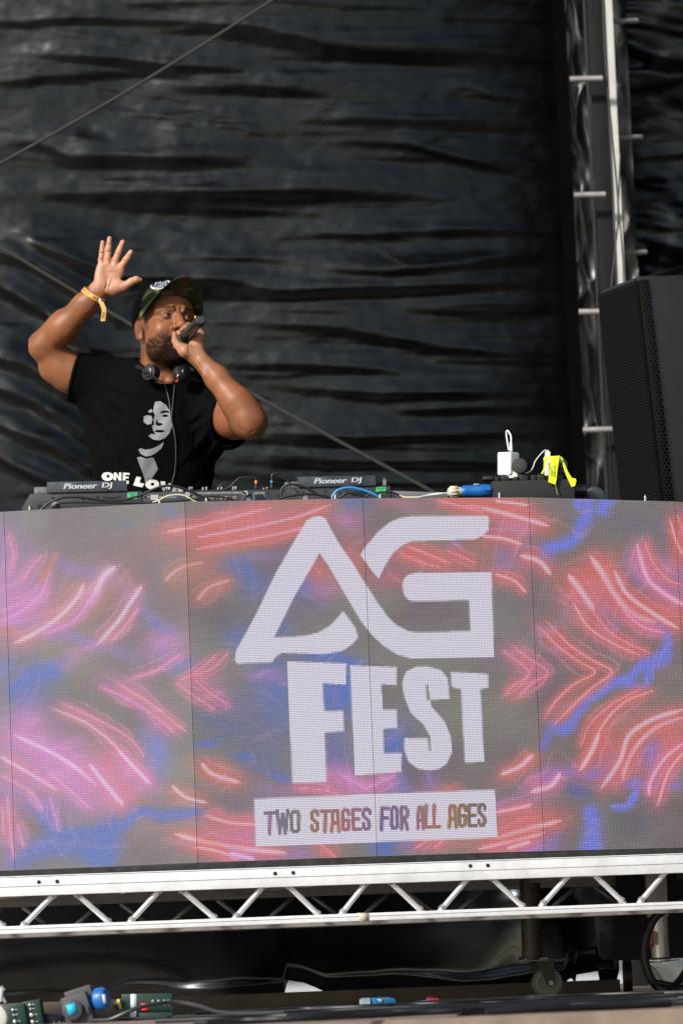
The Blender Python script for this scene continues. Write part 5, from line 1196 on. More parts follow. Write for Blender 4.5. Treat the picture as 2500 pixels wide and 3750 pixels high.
# ------------------------------------------------------------------ headphones round the neck
hp = thing('headphones', 'black headphones hanging round the neck of the person with the microphone', 'headphones', tuple(T(600, 1400, 12.8)))
M_hp = mat('satin_black', (.014, .014, .015), .33); M_pad = mat('black_leatherette', (.012, .012, .012), .55, bump=(200, .3))
def cup(px, py, Y, nrm, r, name='ear_cup'):
    c = Vector(T(px, py, Y)); n = Vector(nrm).normalized()
    s = MB().ring_sweep([c + n * d for d in (-.018, -.012, 0, .006)], [r * .86, r, r, r * .94], 32).build('ear_pad', M_pad, hp)
    o = MB().ring_sweep([c + n * d for d in (.004, .012, .014, .0145, .019, .020)], [r * .98, r * .96, r * .88, r * .70, r * .64, r * .55], 32).build(name, M_hp, hp)
    MB().ring_sweep([c + n * d for d in (.0045, .0085)], [r * 1.03, r * 1.03], 32, cap=False).build('cup_rim', M_hp, hp); return c, n
c1, n1_ = cup(553, 1366, 12.765, (-.55, -.8, .10), .0255); c2, n2_ = cup(668, 1368, 12.775, (.75, -.62, .15), .026)
P = spline([c1 + n1_ * .01 + Vector((-.02, .01, .012)), T(505, 1340, 12.86), T(512, 1318, 12.95), T(575, 1300, 13.03), T(660, 1312, 13.0), T(700, 1345, 12.90), c2 + n2_ * .008 + Vector((.02, .01, .01))], 8)
MB().ring_sweep(P, .0095, 12, flat=.55).build('headband', M_pad, hp)
MB().ring_sweep([c1 + n1_ * .021 + Vector((-.010, 0, 0)), c1 + n1_ * .023 + Vector((.004, 0, -.003)), T(581, 1394, 12.745)], [.006, .0055, .0045], 10).build('boom_arm', M_hp, hp)
MB().ring_sweep([T(645, 1399, 12.752), T(654, 1391, 12.748)], .0035, 8).build('red_tab', mat('red_plastic', (.6, .01, .02), .4), hp)
MB().ring_sweep([T(648, 1384, 12.752), T(656, 1366, 12.752)], .0022, 8).build('metal_slider', M_galv, hp)
def hang(pts, r, name): return MB().ring_sweep(spline([Vector(on_shirt(x, y, .006)) if y > 1400 else Vector(T(x, y, 12.75)) for x, y in pts], 6), r, 8).build(name, mat('grey_cable', (.06, .06, .062), .5), hp)
hang([(582, 1394), (600, 1408), (612, 1440), (620, 1480), (625, 1530), (634, 1570), (641, 1613), (644, 1678), (638, 1730), (627, 1775), (618, 1820)], .0016, 'cord')
hang([(637, 1413), (634, 1450), (630, 1500), (628, 1535), (638, 1580)], .0011, 'cord')
# ------------------------------------------------------------------ equipment on the desk
M_gear = mat('dark_grey_metal', (.060, .064, .068), .45, .2, bump=(400, .1), vary=(20, .12)); M_gear2 = mat('gear_black', (.012, .012, .013), .5)
M_disp = mat('brushed_dark_panel', (.10, .112, .130), .32, .5, vary=(18, .45), rvar=.1); M_logo = mat('pale_print', (.62, .64, .66), .5)
M_clear = mat('smoked_acrylic', (.20, .20, .20), .2, vary=(60, .5)); M_green = mat('green_sticker', (.08, .62, .22), .6); M_line = mat('grey_print_line', (.20, .21, .22), .5)
M_knob = mat('satin_knob', (.05, .05, .055), .35, .3); M_silver = mat('silver_knob', (.62, .60, .55), .3, .7); M_gold = mat('gold_jack', (.55, .42, .25), .35, .7)
Ztab = Zt - .052
tb = thing('equipment_table', 'black table top hidden behind the screen, carrying the players and the mixer', 'table', (0, 12.6, zt_hi + .018))
MB().box((-0.08, 12.62, Ztab - .012), (1.70, .50, .024)).build('table_top', M_blackmatte, tb, bevel=.003)
for x in (-.88, .72):
    for y in (12.42, 12.82): MB().cyl((x, y, zt_hi + .017), (x, y, Ztab - .024), .018).build('leg', M_blackmatte, tb)

class Plane:
    """vertical work plane through a pixel at depth Y, turned by yaw"""
    def __init__(s, px, py, Y, yaw):
        s.o = Vector(U(px, py, Y)); s.x = Vector((math.cos(yaw), math.sin(yaw), 0)); s.n = Vector((math.sin(yaw), -math.cos(yaw), 0))
    def p(s, px, py, back=0.0):
        o = s.o - s.n * back; d = U(px, py, 12) - CP; return CP + d * ((o - CP).dot(s.n) / d.dot(s.n))
    def slab(s, mb, poly, back0, depth):
        mb.prism([s.p(x, y, back0) for x, y in poly], -s.n * depth); return mb
def rect(x0, y0, x1, y1, sl=-.024): return [(x0, y0), (x1, y0 + (x1 - x0) * sl), (x1, y1 + (x1 - x0) * sl), (x0, y1)]
def player(ox, oy, Y, yaw, label, sticker, sc=1.0):
    """media player seen from behind; ox, oy = top left pixel of the body"""
    pl = Plane(ox, oy, Y, yaw); t = thing('media_player', label, 'media player', tuple(pl.p(ox + 200, oy + 60)), 'media players on the desk')
    s_ = lambda x: ox + (x - 110) * sc; v_ = lambda y: oy + (y - 1808) * sc
    body_h = 60
    MB_ = MB(); pl.slab(MB_, [(s_(110), v_(1808)), (s_(520), v_(1798)), (s_(522), v_(1862)), (s_(113), v_(1872))], 0, .36); MB_.build('body', M_gear, t, bevel=.003)
    mb = MB(); pl.slab(mb, [(s_(170), v_(1810)), (s_(468), v_(1801)), (s_(468), v_(1789)), (s_(170), v_(1797))], .012, .06); mb.build('hinge_block', M_blackmatte, t)
    mb = MB(); pl.slab(mb, [(s_(174), v_(1765)), (s_(464), v_(1759)), (s_(467), v_(1798)), (s_(176), v_(1805))], -.006, .02); d = mb.build('display_housing', M_disp, t, bevel=.002)
    mb = MB(); pl.slab(mb, [(s_(128), v_(1784)), (s_(174), v_(1782)), (s_(174), v_(1806)), (s_(128), v_(1808))], .004, .03); mb.build('side_guard', M_clear, t, bevel=.002)
    x0, y0 = s_(234), v_(1791); o = pl.p(x0, y0, -.0068); w1 = pl.p(s_(352), v_(1788.5), -.0068) - o; hh = pl.p(x0 + 4 * sc, v_(1770.5), -.0068) - o
    mb = MB(); text_on(mb, "Pioneer", o, w1, hh, pl.n * .0006, bold=.010, shear=.02)
    o = pl.p(s_(374), v_(1791), -.0068); w1 = pl.p(s_(408), v_(1790), -.0068) - o; hh = pl.p(s_(374), v_(1768), -.0068) - o
    text_on(mb, "DJ", o, w1, hh, pl.n * .0006, bold=.035, shear=.1)
    mb.build('lettering', M_logo, d, recalc=False)
    mb = MB(); pl.slab(mb, rect(s_(467), v_(1804), s_(503), v_(1828)), -.0012, .001); st_ = mb.build('sticker', M_green, t)
    mb = MB(); o = pl.p(s_(478), v_(1824), -.0016); text_on(mb, sticker, o, pl.p(s_(493), v_(1823.6), -.0016) - o, pl.p(s_(478), v_(1812), -.0016) - o, pl.n * .0004); mb.build('lettering', M_blackmatte, st_, recalc=False)
    for k in range(2):
        mb = MB(); pl.slab(mb, rect(s_(470), v_(1806.5 + k * 2.6), s_(500), v_(1807.5 + k * 2.6)), -.0016, .0004); mb.build('sticker_line', M_gear2, st_)
    for x, y in ((193, 1823), (357, 1819), (438, 1818), (275, 1819), (305, 1828), (330, 1827)):
        c = pl.p(s_(x), v_(y)); MB().cyl(c, c + pl.n * .0016, .0034, n=12).build('screw', M_blackmatte, t)
    mb = MB(); pl.slab(mb, rect(s_(376), v_(1820), s_(432), v_(1836)), -.0010, .001); mb.build('power_inlet', M_gear2, t)
    for a, b, c, d_ in ((182, 1834, 226, 1835), (182, 1834, 183, 1850), (226, 1833, 227, 1850), (228, 1832, 258, 1833), (257, 1832, 258, 1850), (299, 1830, 330, 1831), (299, 1830, 300, 1838), (395, 1828, 413, 1829), (395, 1828, 396, 1834), (412, 1827, 413, 1834), (132, 1839, 168, 1840)):
        mb = MB(); pl.slab(mb, rect(s_(a), v_(b), s_(c), v_(d_)), -.0006, .0005); mb.build('panel_marking', M_line if a != 132 else M_gear2, t)
    mb = MB(); pl.slab(mb, rect(s_(139), v_(1848), s_(160), v_(1862)), -.0006, .0005); mb.build('vent_cover', M_gear2, t)
    c = pl.p(s_(199), v_(1847)); MB().cyl(c, c + pl.n * .012, .0075, n=18).build('jack', M_silver, t)
    return pl, t
pl1, _t1 = player(110, 1808, 12.30, R(8), 'dark grey player below the ONE LOVE lettering, green sticker at its right end', "55")
pl2, _t2 = player(1029, 1788, 12.38, R(12), 'dark grey player right of the mixer, beside the blue looping cable', "12", .975)

# mixer
pm = Plane(523, 1803, 12.34, R(10)); mx = thing('mixer', 'dark grey mixing desk seen from behind between the two players', 'mixer', tuple(pm.p(770, 1850)))
def mslab(poly, b0, dp, name, m_, parent=None, bev=0): mb = MB(); pm.slab(mb, poly, b0, dp); return mb.build(name, m_, parent or mx, bevel=bev)
mslab([(524, 1803), (1029, 1793), (1030, 1862), (526, 1872)], 0, .32, 'body', M_gear, bev=.003)
mslab([(697, 1803), (886, 1800), (886, 1808), (697, 1811)], -.0008, .0006, 'label_strip', M_line)
for x, y, tx in ((760, 1808.5, "CH3"), (811, 1807.5, "CH2"), (857, 1806.5, "CH1")):
    mb = MB(); o = pm.p(x, y, -.0012); text_on(mb, tx, o, pm.p(x + 12, y, -.0012) - o, pm.p(x, y - 5, -.0012) - o, pm.n * .0003); mb.build('lettering', M_logo, mx, recalc=False)
for x in (697, 742, 792, 840, 886): mslab(rect(x, 1811 - (x - 697) * .02, x + 1.2, 1842), -.0006, .0005, 'divider', M_line)
for x in (709, 760, 777, 810, 826, 859):
    c = pm.p(x, 1823); MB().ring_sweep([c, c + pm.n * .004, c + pm.n * .0041], [.0058, .0058, .003], 18).build('phono_jack', M_gold, mx); MB().cyl(c, c + pm.n * .0046, .0024, n=10).build('jack_hole', M_blackmatte, mx)
for x, y, r in ((686, 1811, .0078), (898, 1807, .0082)): c = pm.p(x, y); MB().cyl(c, c + pm.n * .010, r, r * .9, n=20).build('ground_screw', M_silver, mx)
mslab([(928, 1802), (969, 1801), (970, 1842), (929, 1843)], -.0008, .0006, 'microphone_socket_plate', M_line)
mslab([(932, 1811), (966, 1810), (967, 1842), (933, 1843)], -.0012, .0008, 'socket_surround', M_gear2)
c = pm.p(949, 1825); MB().ring_sweep([c, c + pm.n * .006, c + pm.n * .0061], [.012, .012, .010], 24).build('microphone_socket', M_blackmatte, mx)
mslab([(903, 1818), (918, 1817.6), (918, 1834), (903, 1834)], -.001, .0006, 'jack_plate', M_line)
for x, y in ((533, 1821), (917, 1815), (982, 1806), (1018, 1815)): c = pm.p(x, y); MB().cyl(c, c + pm.n * .0016, .0034, n=12).build('screw', M_blackmatte, mx)
mslab(rect(552, 1812, 580, 1831, -.01), -.0012, .0008, 'paper_label', M_lab); mslab(rect(598, 1818, 646, 1825, -.02), -.0008, .0006, 'grey_label', M_line)
mb = MB(); o = pm.p(541, 1824, -.001)
text_on(mb, "P", o, pm.p(549, 1824, -.001) - o, pm.p(541, 1818, -.001) - o, pm.n * .0003); o = pm.p(583, 1823, -.001); text_on(mb, "DJ", o, pm.p(594, 1823, -.001) - o, pm.p(583, 1817, -.001) - o, pm.n * .0003)
mb.build('lettering', M_logo, mx, recalc=False)
for x, h in ((603, 14), (611, 13), (646, 14), (696, 17), (703, 17), (744, 14), (757, 16), (800, 13), (812, 15), (855, 16), (864, 16), (966, 9), (978, 11)):
    y = 1800 - (x - 600) * .016; c = pm.p(x, y, .03 + .02 * (x % 3)); u_ = Vector((0, 0, h / 1290)); MB().ring_sweep([c, c + u_ * .2, c + u_ * .85, c + u_], [.0062, .0052, .0046, .0036], 16).build('knob', M_knob, mx)
    mb = MB(); mb.box(c + u_ * .6 + pm.n * .0046, (.0014, .001, h / 1290 * .55)); mb.build('knob_pointer', M_logo, mx)
mslab([(912, 1793), (1000, 1791), (1000, 1794), (912, 1796)], .01, .1, 'ridge', M_gear2)

# cables and plugs
def wire(pts, r, m_, label, group='cables lying across the back of the desk', name='audio_cable', Y=12.24):
    return cable(name, pts, Y, r, m_, label, 'cable', group)
wire([(150, 1868), (175, 1845), (225, 1824), (275, 1820), (330, 1826), (400, 1834), (450, 1831), (510, 1815), (570, 1789), (610, 1779), (650, 1783), (700, 1801), (750, 1824), (790, 1842)], .0038, M_rubber, 'thick black cable arching in front of the left player and over the mixer edge')
wire([(178, 1868), (210, 1846), (260, 1840), (330, 1840), (440, 1841), (540, 1842), (640, 1836), (700, 1828), (760, 1832), (860, 1838)], .003, M_rubber, 'long flat black cable just above the screen edge in front of the left player')
M_creamc = mat('cream_cable', (.55, .50, .36), .5)
wire([(560, 1840), (580, 1833), (610, 1818), (642, 1812), (675, 1815), (700, 1828), (722, 1842)], .0030, M_creamc, 'cream cable arching over the back of the mixer')
M_bluec = mat('blue_cable', (.02, .22, .50), .45)
wire([(1215, 1830), (1220, 1812), (1240, 1794), (1273, 1786), (1310, 1790), (1350, 1802), (1380, 1816), (1395, 1828)], .0042, M_bluec, 'bright blue cable looping up in front of the right player')
wire([(1000, 1834), (1050, 1818), (1120, 1809), (1180, 1814), (1230, 1826), (1270, 1806), (1300, 1809), (1340, 1824)], .0034, M_rubber, 'black cable waving in front of the right player under the blue one')
wire([(1030, 1826), (1032, 1790), (1055, 1776), (1090, 1776), (1130, 1790), (1165, 1812), (1210, 1824)], .0034, M_rubber, 'black cable falling from the left end of the right player')
wire([(1320, 1830), (1350, 1812), (1390, 1803), (1430, 1802), (1455, 1812), (1470, 1822)], .0030, M_rubber, 'short black cable passing under the green sticker of the right player')
wire([(1462, 1814), (1474, 1820), (1490, 1822), (1530, 1822)], .0036, M_creamc, 'short cream cable end lying right of the right player')
wire([(938, 1758), (935, 1751), (920, 1748), (880, 1750), (860, 1764), (842, 1782), (815, 1794), (770, 1796), (720, 1797), (680, 1806), (640, 1824)], .0022, M_rubber, 'thin black cable rising to the orange plug on the mixer', Y=12.42)
wire([(800, 1784), (810, 1774), (825, 1770), (835, 1776), (838, 1786)], .0016, M_rubber, 'tiny black wire loop above the mixer knobs', Y=12.42)
wire([(995, 1760), (996, 1740), (1008, 1734), (1022, 1735), (1045, 1754), (1070, 1774), (1110, 1782), (1150, 1804)], .0028, M_rubber, 'black cable curving from the blue plug on the mixer', Y=12.34)
wire([(830, 1842), (880, 1836), (900, 1812), (890, 1802)], .0026, M_rubber, 'black cable plugged in beside the silver knob of the mixer')
wire([(700, 1840), (730, 1822), (790, 1818), (840, 1826), (880, 1838)], .0028, M_rubber, 'black cable bowing below the phono jacks of the mixer')
def plug(px, py, m_, label):
    a = U(px, py + 24, 12.42); t = thing('cable_plug', label, 'plug', tuple(a), 'coloured plugs standing in the mixer')
    MB().ring_sweep([a, U(px, py + 4, 12.42)], [.0052, .0048], 12).build('plug_body', M_gear2, t); MB().cyl(U(px, py + 6, 12.42), U(px, py - 6, 12.42), .0040, n=14).build('coloured_collar', m_, t)
plug(938, 1766, mat('orange_plastic', (.80, .30, .03), .4), 'small black plug with an orange collar standing in the mixer'); plug(995, 1764, mat('sky_blue_plastic', (.02, .32, .70), .4), 'small black plug with a blue collar standing beside the right player')
# memory stick
t = thing('memory_stick', 'silver memory stick standing in the right end of the right player', 'memory stick', tuple(U(1407, 1785, 12.45)))
MB().obox(U(1401, 1778, 12.45), U(1414, 1778, 12.45) - U(1401, 1778, 12.45), (0, .006, 0), U(1401, 1752, 12.45) - U(1401, 1778, 12.45)).build('stick_body', M_clear, t, bevel=.001)
MB().obox(U(1400, 1754, 12.449), U(1414, 1754, 12.449) - U(1400, 1754, 12.449), (0, .008, 0), U(1400, 1748, 12.449) - U(1400, 1754, 12.449)).build('stick_cap', M_gear2, t, bevel=.001)
# pale tray
t = MB(); t.prism([U(1432, 1797, 12.5), U(1640, 1804, 12.62), U(1640, 1826, 12.62), U(1432, 1826, 12.5)], (0.01, .05, 0))
tag(t.build('pale_tray', mat('lilac_plastic', (.36, .34, .38), .5), bevel=.002), 'low pale lilac tray behind the screen edge right of the right player', 'tray')
for k in range(3): wire([(1500 + 8 * k, 1826), (1560, 1815 - k), (1600, 1810 - 2 * k), (1640, 1803 + k)], .0012, M_white, 'thin white wires running to the cream ring of the blue connector', 'white wires beside the blue connector', 'thin_wire', 12.44)
# blue power connector
t = thing('power_connector', 'blue industrial power connector with a cream ring lying left of the black socket box', 'connector', tuple(U(1720, 1820, 12.4)))
A_0, A_1 = U(1640, 1801, 12.40), U(1688, 1801, 12.41)
MB().ring_sweep([A_0, A_0.lerp(A_1, .15), A_0.lerp(A_1, .75), A_1], [.010, .0150, .0150, .0125], 20).build('cream_ring', M_cream, t)
mb = MB()
for k in range(10):
    a = 2 * math.pi * k / 10; d = Vector((0, math.cos(a), math.sin(a))) * .0150; mb = MB(); mb.box(A_0.lerp(A_1, .45) + d, (.022, .004, .004), Matrix.Rotation(a, 3, 'X')); mb.build('grip_rib', M_cream, t)
B0, B1 = U(1686, 1800, 12.41), U(1792, 1797, 12.43)
MB().ring_sweep([B0.lerp(B1, f) for f in (0, .08, .12, .5, .55, .9, 1)], [.0125, .0165, .0175, .0170, .0195, .0195, .018], 24).build('blue_shell', M_blue, t)
MB().box(B0.lerp(B1, .75) + Vector((0, -.0165, .003)), (.05, .008, .010)).build('latch', M_blue, t, bevel=.002)
MB().box(B0.lerp(B1, .55) + Vector((0, -.006, .018)), (.016, .014, .003)).build('paper_tag', M_lab, t)

# socket box with adapters
Yx = 12.42; pb = Plane(1950, 1800, Yx, R(4)); bxr = thing('socket_box', 'black rubber distribution box with flip-up socket lids on the right of the desk', 'socket box', tuple(pb.p(1950, 1830)))
mb = MB(); pb.slab(mb, [(1800, 1762), (2102, 1754), (2104, 1826), (1802, 1834)], 0, .11); M_box = mat('black_rubber_box', (.014, .014, .015), .7, bump=(500, .2)); mb.build('box_shell', M_box, bxr, bevel=.003)
for x0, x1, y in ((1812, 1826, 1745), (1834, 1862, 1742), (1880, 1894, 1746), (1902, 1932, 1741), (1944, 1962, 1740), (1966, 1994, 1738), (2004, 2022, 1741), (2030, 2062, 1738)):
    mb = MB(); pb.slab(mb, [(x0, y), (x1, y), (x1, 1760), (x0, 1762)], .006, .03); mb.build('hinge_lug', M_gear2, bxr, bevel=.0015)
def lid(cx, cy, r, label=None):
    c = pb.p(cx, cy, .012); n_ = Vector((-.25, -.96, .1)).normalized()
    MB().ring_sweep([c - n_ * .004, c - n_ * .003, c + n_ * .003, c + n_ * .004], [r - .001, r, r, r - .0015], 32).build('socket_lid', M_box, bxr)
    q = pb.p(cx + 8, 1748, .012); MB().obox(q + Vector((-.012, 0, -.006)), (.022, 0, 0), (0, .006, 0), (0, 0, (c.z - q.z) * .6)).build('lid_hinge', M_box, bxr)
lid(1901, 1706, .0225); lid(2048, 1706, .024)
MB().obox(pb.p(1805, 1756, .02), (-.03, 0, 0), (0, .05, 0), (0, 0, .010)).build('cable_gland', M_gear2, bxr, bevel=.002)
ad = thing('laptop_charger', 'white square laptop charger standing in the socket box, its cable looping up', 'charger', tuple(U(1855, 1742, 12.46)))
M_w2 = mat('white_gloss', (.74, .74, .73), .3, coat=.3)
fx0, fx1, fx2 = 1819, 1869, 1901; Ya = 12.46
q0, q1 = U(fx0, 1741, Ya), U(fx1, 1739, Ya - .012); q2 = U(fx2, 1740, Ya + .02)
MB().obox(q0, q1 - q0, Vector((q2.x - q1.x, .030, 0)), U(fx0, 1656, Ya) - q0).build('charger_body', M_w2, ad, bevel=.005, seg=3)
MB().obox(U(1854, 1752, Ya - .006), (.036, 0, 0), (0, .03, 0), (0, 0, .020)).build('mains_plug', M_w2, ad, bevel=.004)
cq = U(1870, 1648, Ya); MB().cyl(cq - Vector((0, 0, .004)), U(1870, 1622, Ya), .0052, .0048).build('strain_relief', M_w2, ad)
MB().ring_sweep(spline([U(1870, 1624, Ya), U(1870, 1600, Ya), U(1862, 1582, Ya + .003), U(1855, 1578, Ya + .006), U(1853, 1590, Ya + .01), U(1857, 1620, Ya + .012), U(1862, 1648, Ya + .014)], 8), .0028, 10).build('charger_cable', M_w2, ad)
a2 = thing('phone_charger', 'small white charger behind the yellow tape in the socket box', 'charger', tuple(U(2003, 1742, 12.45)))
MB().obox(U(1992, 1742, 12.45), U(2016, 1742, 12.45) - U(1992, 1742, 12.45), (0, .02, 0), U(1992, 1668, 12.45) - U(1992, 1742, 12.45)).build('charger_body', M_w2, a2, bevel=.003)
MB().obox(U(1994, 1670, 12.452), U(2014, 1670, 12.452) - U(1994, 1670, 12.452), (0, .012, 0), U(1994, 1653, 12.452) - U(1994, 1670, 12.452)).build('usb_plug', M_w2, a2, bevel=.002)
MB().obox(U(2000, 1655, 12.454), U(2008, 1655, 12.454) - U(2000, 1655, 12.454), (0, .006, 0), U(2000, 1648, 12.454) - U(2000, 1655, 12.454)).build('cable_collar', M_w2, a2, bevel=.001)
MB().ring_sweep(spline([U(2003, 1650, 12.457), U(1992, 1650, 12.455), U(1976, 1666, 12.45), U(1958, 1690, 12.445), U(1950, 1712, 12.44), U(1938, 1727, 12.44), U(1921, 1734, 12.44)], 8), .0016, 8).build('charger_cable', M_w2, a2)
M_yel = mat('fluorescent_yellow_tape', (.72, .86, .03), .6, spec=.2)
ty = thing('warning_tape', "fluorescent yellow tape reading DON'T UNPLUG draped over the white charger", 'tape', tuple(U(2020, 1740, 12.43)))
def Z6(x, y, Y=12.41): return U(1750 + x / 3.136, 1550 + y / 3.136, Y)
M1 = MB(); M1.prism([Z6(*p) for p in [(835, 378), (935, 370), (925, 420), (905, 560), (898, 640), (885, 705), (803, 675), (815, 560), (822, 470)]], (0, .0009, 0)); fr_ = M1.build('front_strip', M_yel, ty)
MB().prism([Z6(*p, 12.43) for p in [(745, 398), (832, 372), (832, 390), (795, 420), (770, 500), (740, 582), (718, 580), (748, 520), (752, 450)]], (0, .0009, 0)).build('left_strip', M_yel, ty)
MB().prism([Z6(*p, 12.425) for p in [(935, 375), (968, 400), (985, 450), (1030, 560), (1075, 628), (1118, 636), (1124, 668), (1108, 720), (1070, 732), (1035, 660), (1000, 580), (965, 470)]], (0, .0009, 0)).build('right_strip', M_yel, ty)
MB().prism([Z6(*p, 12.412) for p in [(882, 708), (890, 706), (900, 760), (916, 822), (908, 822), (895, 780)]], (0, .0009, 0)).build('tape_tail', mat('green_tape', (.15, .30, .06), .6), ty)
mb = MB(); o = Z6(858, 600, 12.4085); text_on(mb, "DON'T", o, Z6(850, 500, 12.4085) - o, Z6(830, 600, 12.4085) - o, (0, -.0004, 0)); o = Z6(888, 622, 12.4085); text_on(mb, "UNPLUG", o, Z6(888, 482, 12.4085) - o, Z6(862, 622, 12.4085) - o, (0, -.0004, 0)); mb.build('lettering', M_blackmatte, fr_, recalc=False)
# dark plug and round thing right of the box
t = thing('black_connector', 'black plug lying on the desk between the socket box and the loudspeaker', 'connector', tuple(U(2130, 1825, 12.5)))
MB().ring_sweep([U(2104, 1795, 12.5), U(2145, 1797, 12.5), U(2148, 1797, 12.5)], [.018, .018, .014], 20).build('plug_shell', M_mic, t)
MB().ring_sweep([U(2175, 1822, 12.56) + Vector((0, d, 0)) for d in (-.01, -.008, .008, .01)], [.028, .031, .031, .028], 32).build('plug_disc', mat('slate_plastic', (.035, .045, .055), .4), t)

# ------------------------------------------------------------------ loudspeaker
sp = thing('loudspeaker', 'tall black loudspeaker leaning slightly left, its hexagonal mesh edge facing the camera', 'loudspeaker', tuple(U(2430, 1830, 13.0)))
Ysp = 13.0; pB = U(2428, 1806, Ysp); pT = U(2336, 1010, Ysp - .0); up = (pT - pB)
sd_ = Vector((math.cos(R(22)), math.sin(R(22)), .035)) ; fd = Vector((-.43, .90, -.03))   # side panel direction, grille direction
lo_ = pB - up * .30; upn = up * 1.30
M_spk = mat('textured_black_paint', (.014, .0145, .018), .62, bump=(420, .6), bdist=.0012, vary=(6, .15)); M_grl = mat('grille_black', (.006, .006, .006), .8, spec=.1)
fdn = fd.normalized(); gw = .245
MB().obox(lo_, sd_ * .42, fdn * gw, upn).build('cabinet', M_spk, sp, bevel=.006)
gn = fdn.cross(upn).normalized(); gn = gn if gn.dot(CP - pB) > 0 else -gn
o = lo_ + gn * .003 + fdn * .004; MB().obox(o, fdn * (gw - .008), gn * .010, upn * .985).build('grille', M_grl, sp, bevel=.002)
for k in range(70):
    q = o + upn * (.01 + .96 * k / 70) + gn * .0105; MB().obox(q, fdn * (gw - .01), gn * .0012, upn.normalized() * .004).build('grille_rib', M_grl, sp) if False else None
mb = MB()
for k in range(96):
    q = o + upn * (.008 + .97 * k / 96) + gn * .0100; mb.obox(q, fdn * (gw - .01), gn * .0022, upn.normalized() * .0045)
mb.build('grille_ribs', M_grl, sp, smooth=False)
# perforated return edge of the grille on the side panel
M_hex = mat('perforated_edge', (.012, .011, .010), .5, .1, vary=(30, .3)); mb = MB(); L_ = upn.length; un = upn.normalized(); sn = sd_.normalized(); en = sn.cross(un).normalized(); en = en if en.dot(CP - pB) > 0 else -en
e0 = lo_ + gn * .0 + en * .0015
def hexring(c, r, w):
    vs = []; fs = []
    for rr in (r, r - w):
        for i in range(6): a = R(60 * i + 30); vs.append(c + sn * math.cos(a) * rr + un * math.sin(a) * rr)
    for i in range(6): fs.append((i, (i + 1) % 6, 6 + (i + 1) % 6, 6 + i))
    mb.add(vs, fs)
hr = .0072
MB().obox(e0 - sn * .004, sn * .034, en * .0008, upn * .985).build('edge_strip', M_grl, sp)
nrow = int(L_ * .98 / (hr * 1.5))
for r_ in range(nrow):
    for c_ in range(3): hexring(e0 + en * .0022 + sn * (.001 + c_ * hr * 1.732 + (hr * .866 if r_ % 2 else 0)) + un * (.01 + r_ * hr * 1.5), hr, .0016)
mb.build('hexagonal_mesh', M_hex, sp, recalc=False, smooth=False)

# ------------------------------------------------------------------ things lying on the stage floor
def floor_pt(px, py, dz=0.0):
    d = U(px, py, 12) - CP; t = (dz - CP.z) / d.z; return CP + d * t
def fcable(pts, r, label, m_=M_rubber, grp='black cables strewn across the stage floor', lifts=None):
    P = [U(x, y, Y) for x, y, Y in pts]
    P = [Vector((p.x, p.y, max(p.z, r + .001))) for p in P]
    return tag(MB().ring_sweep(spline(P, 8), r, 10).build('floor_cable', m_), label, 'cable', grp)
fcable([(330, 3790, 11.0), (400, 3738, 11.0), (480, 3700, 11.0), (560, 3678, 11.05), (640, 3670, 11.1), (720, 3682, 11.1), (800, 3706, 11.1), (900, 3732, 11.1), (1050, 3742, 11.1), (1250, 3735, 11.1), (1420, 3720, 11.1)], .0055, 'thick grey cable arching over the green boxes at the lower left', mat('grey_rubber', (.045, .045, .048), .42))
fcable([(380, 3760, 11.1), (520, 3738, 11.1), (640, 3732, 11.1), (760, 3742, 11.1), (1000, 3752, 11.1)], .004, 'thin black cable along the bottom edge below the green boxes')
rg = random.Random(3)
for k in range(16):
    y0 = 3690 + rg.uniform(-24, 30); pts = []; x = 560 + rg.uniform(0, 500) if k < 10 else 1500 + rg.uniform(0, 300); yy = y0; Yd = 10.4 + 2.3 * (3740 - y0) / 80
    while x < 2560:
        base = 3526 - (x - 1250) * .0395; py = base + (y0 - 3510) * (1 - .03 * (x - 1500) / 1000) + 1.2 * math.sin(x / 210 + k) + rg.uniform(-.8, .8)
        py = max(py, base + 158); dd = floor_pt(x, py, .006); pts.append((dd.x, dd.y, .006 + .004 * (k % 3))); x += 130
    P = spline([Vector(p) for p in pts], 6); tag(MB().ring_sweep(P, .0055 + .0020 * (k % 2), 10).build('floor_cable', M_rubber), 'black cable in the bundle crossing the stage floor at the lower right', 'cable', 'bundle of black floor cables')
def loop(pts, r, label, grp='black cables hanging beside the galvanised leg'):
    P = spline([U(x, y, Y) for x, y, Y in pts], 10); P = [Vector((p.x, p.y, max(p.z, r))) for p in P]; return tag(MB().ring_sweep(P, r, 12).build('looped_cable', M_rubber), label, 'cable', grp)
loop([(2500, 3290, 12.6), (2440, 3325, 12.6), (2390, 3370, 12.6), (2360, 3450, 12.6), (2362, 3530, 12.6), (2385, 3590, 12.6), (2420, 3620, 12.6), (2510, 3640, 12.55)], .0125, 'thick black cable curving down in a big loop at the lower right')
loop([(2560, 3420, 12.5), (2510, 3500, 12.5), (2500, 3560, 12.5), (2450, 3620, 12.45), (2400, 3660, 12.3), (2250, 3690, 11.9)], .006, 'black cable slanting down across the bent steel foot')
loop([(2560, 3480, 12.5), (2515, 3560, 12.5), (2470, 3625, 12.45), (2430, 3660, 12.4), (2330, 3680, 12.1)], .0055, 'second black cable slanting past the bent steel foot')
loop([(2370, 3592, 12.6), (2440, 3604, 12.6), (2510, 3618, 12.6), (2560, 3625, 12.6)], .008, 'black cable lying across the front of the bent steel foot')
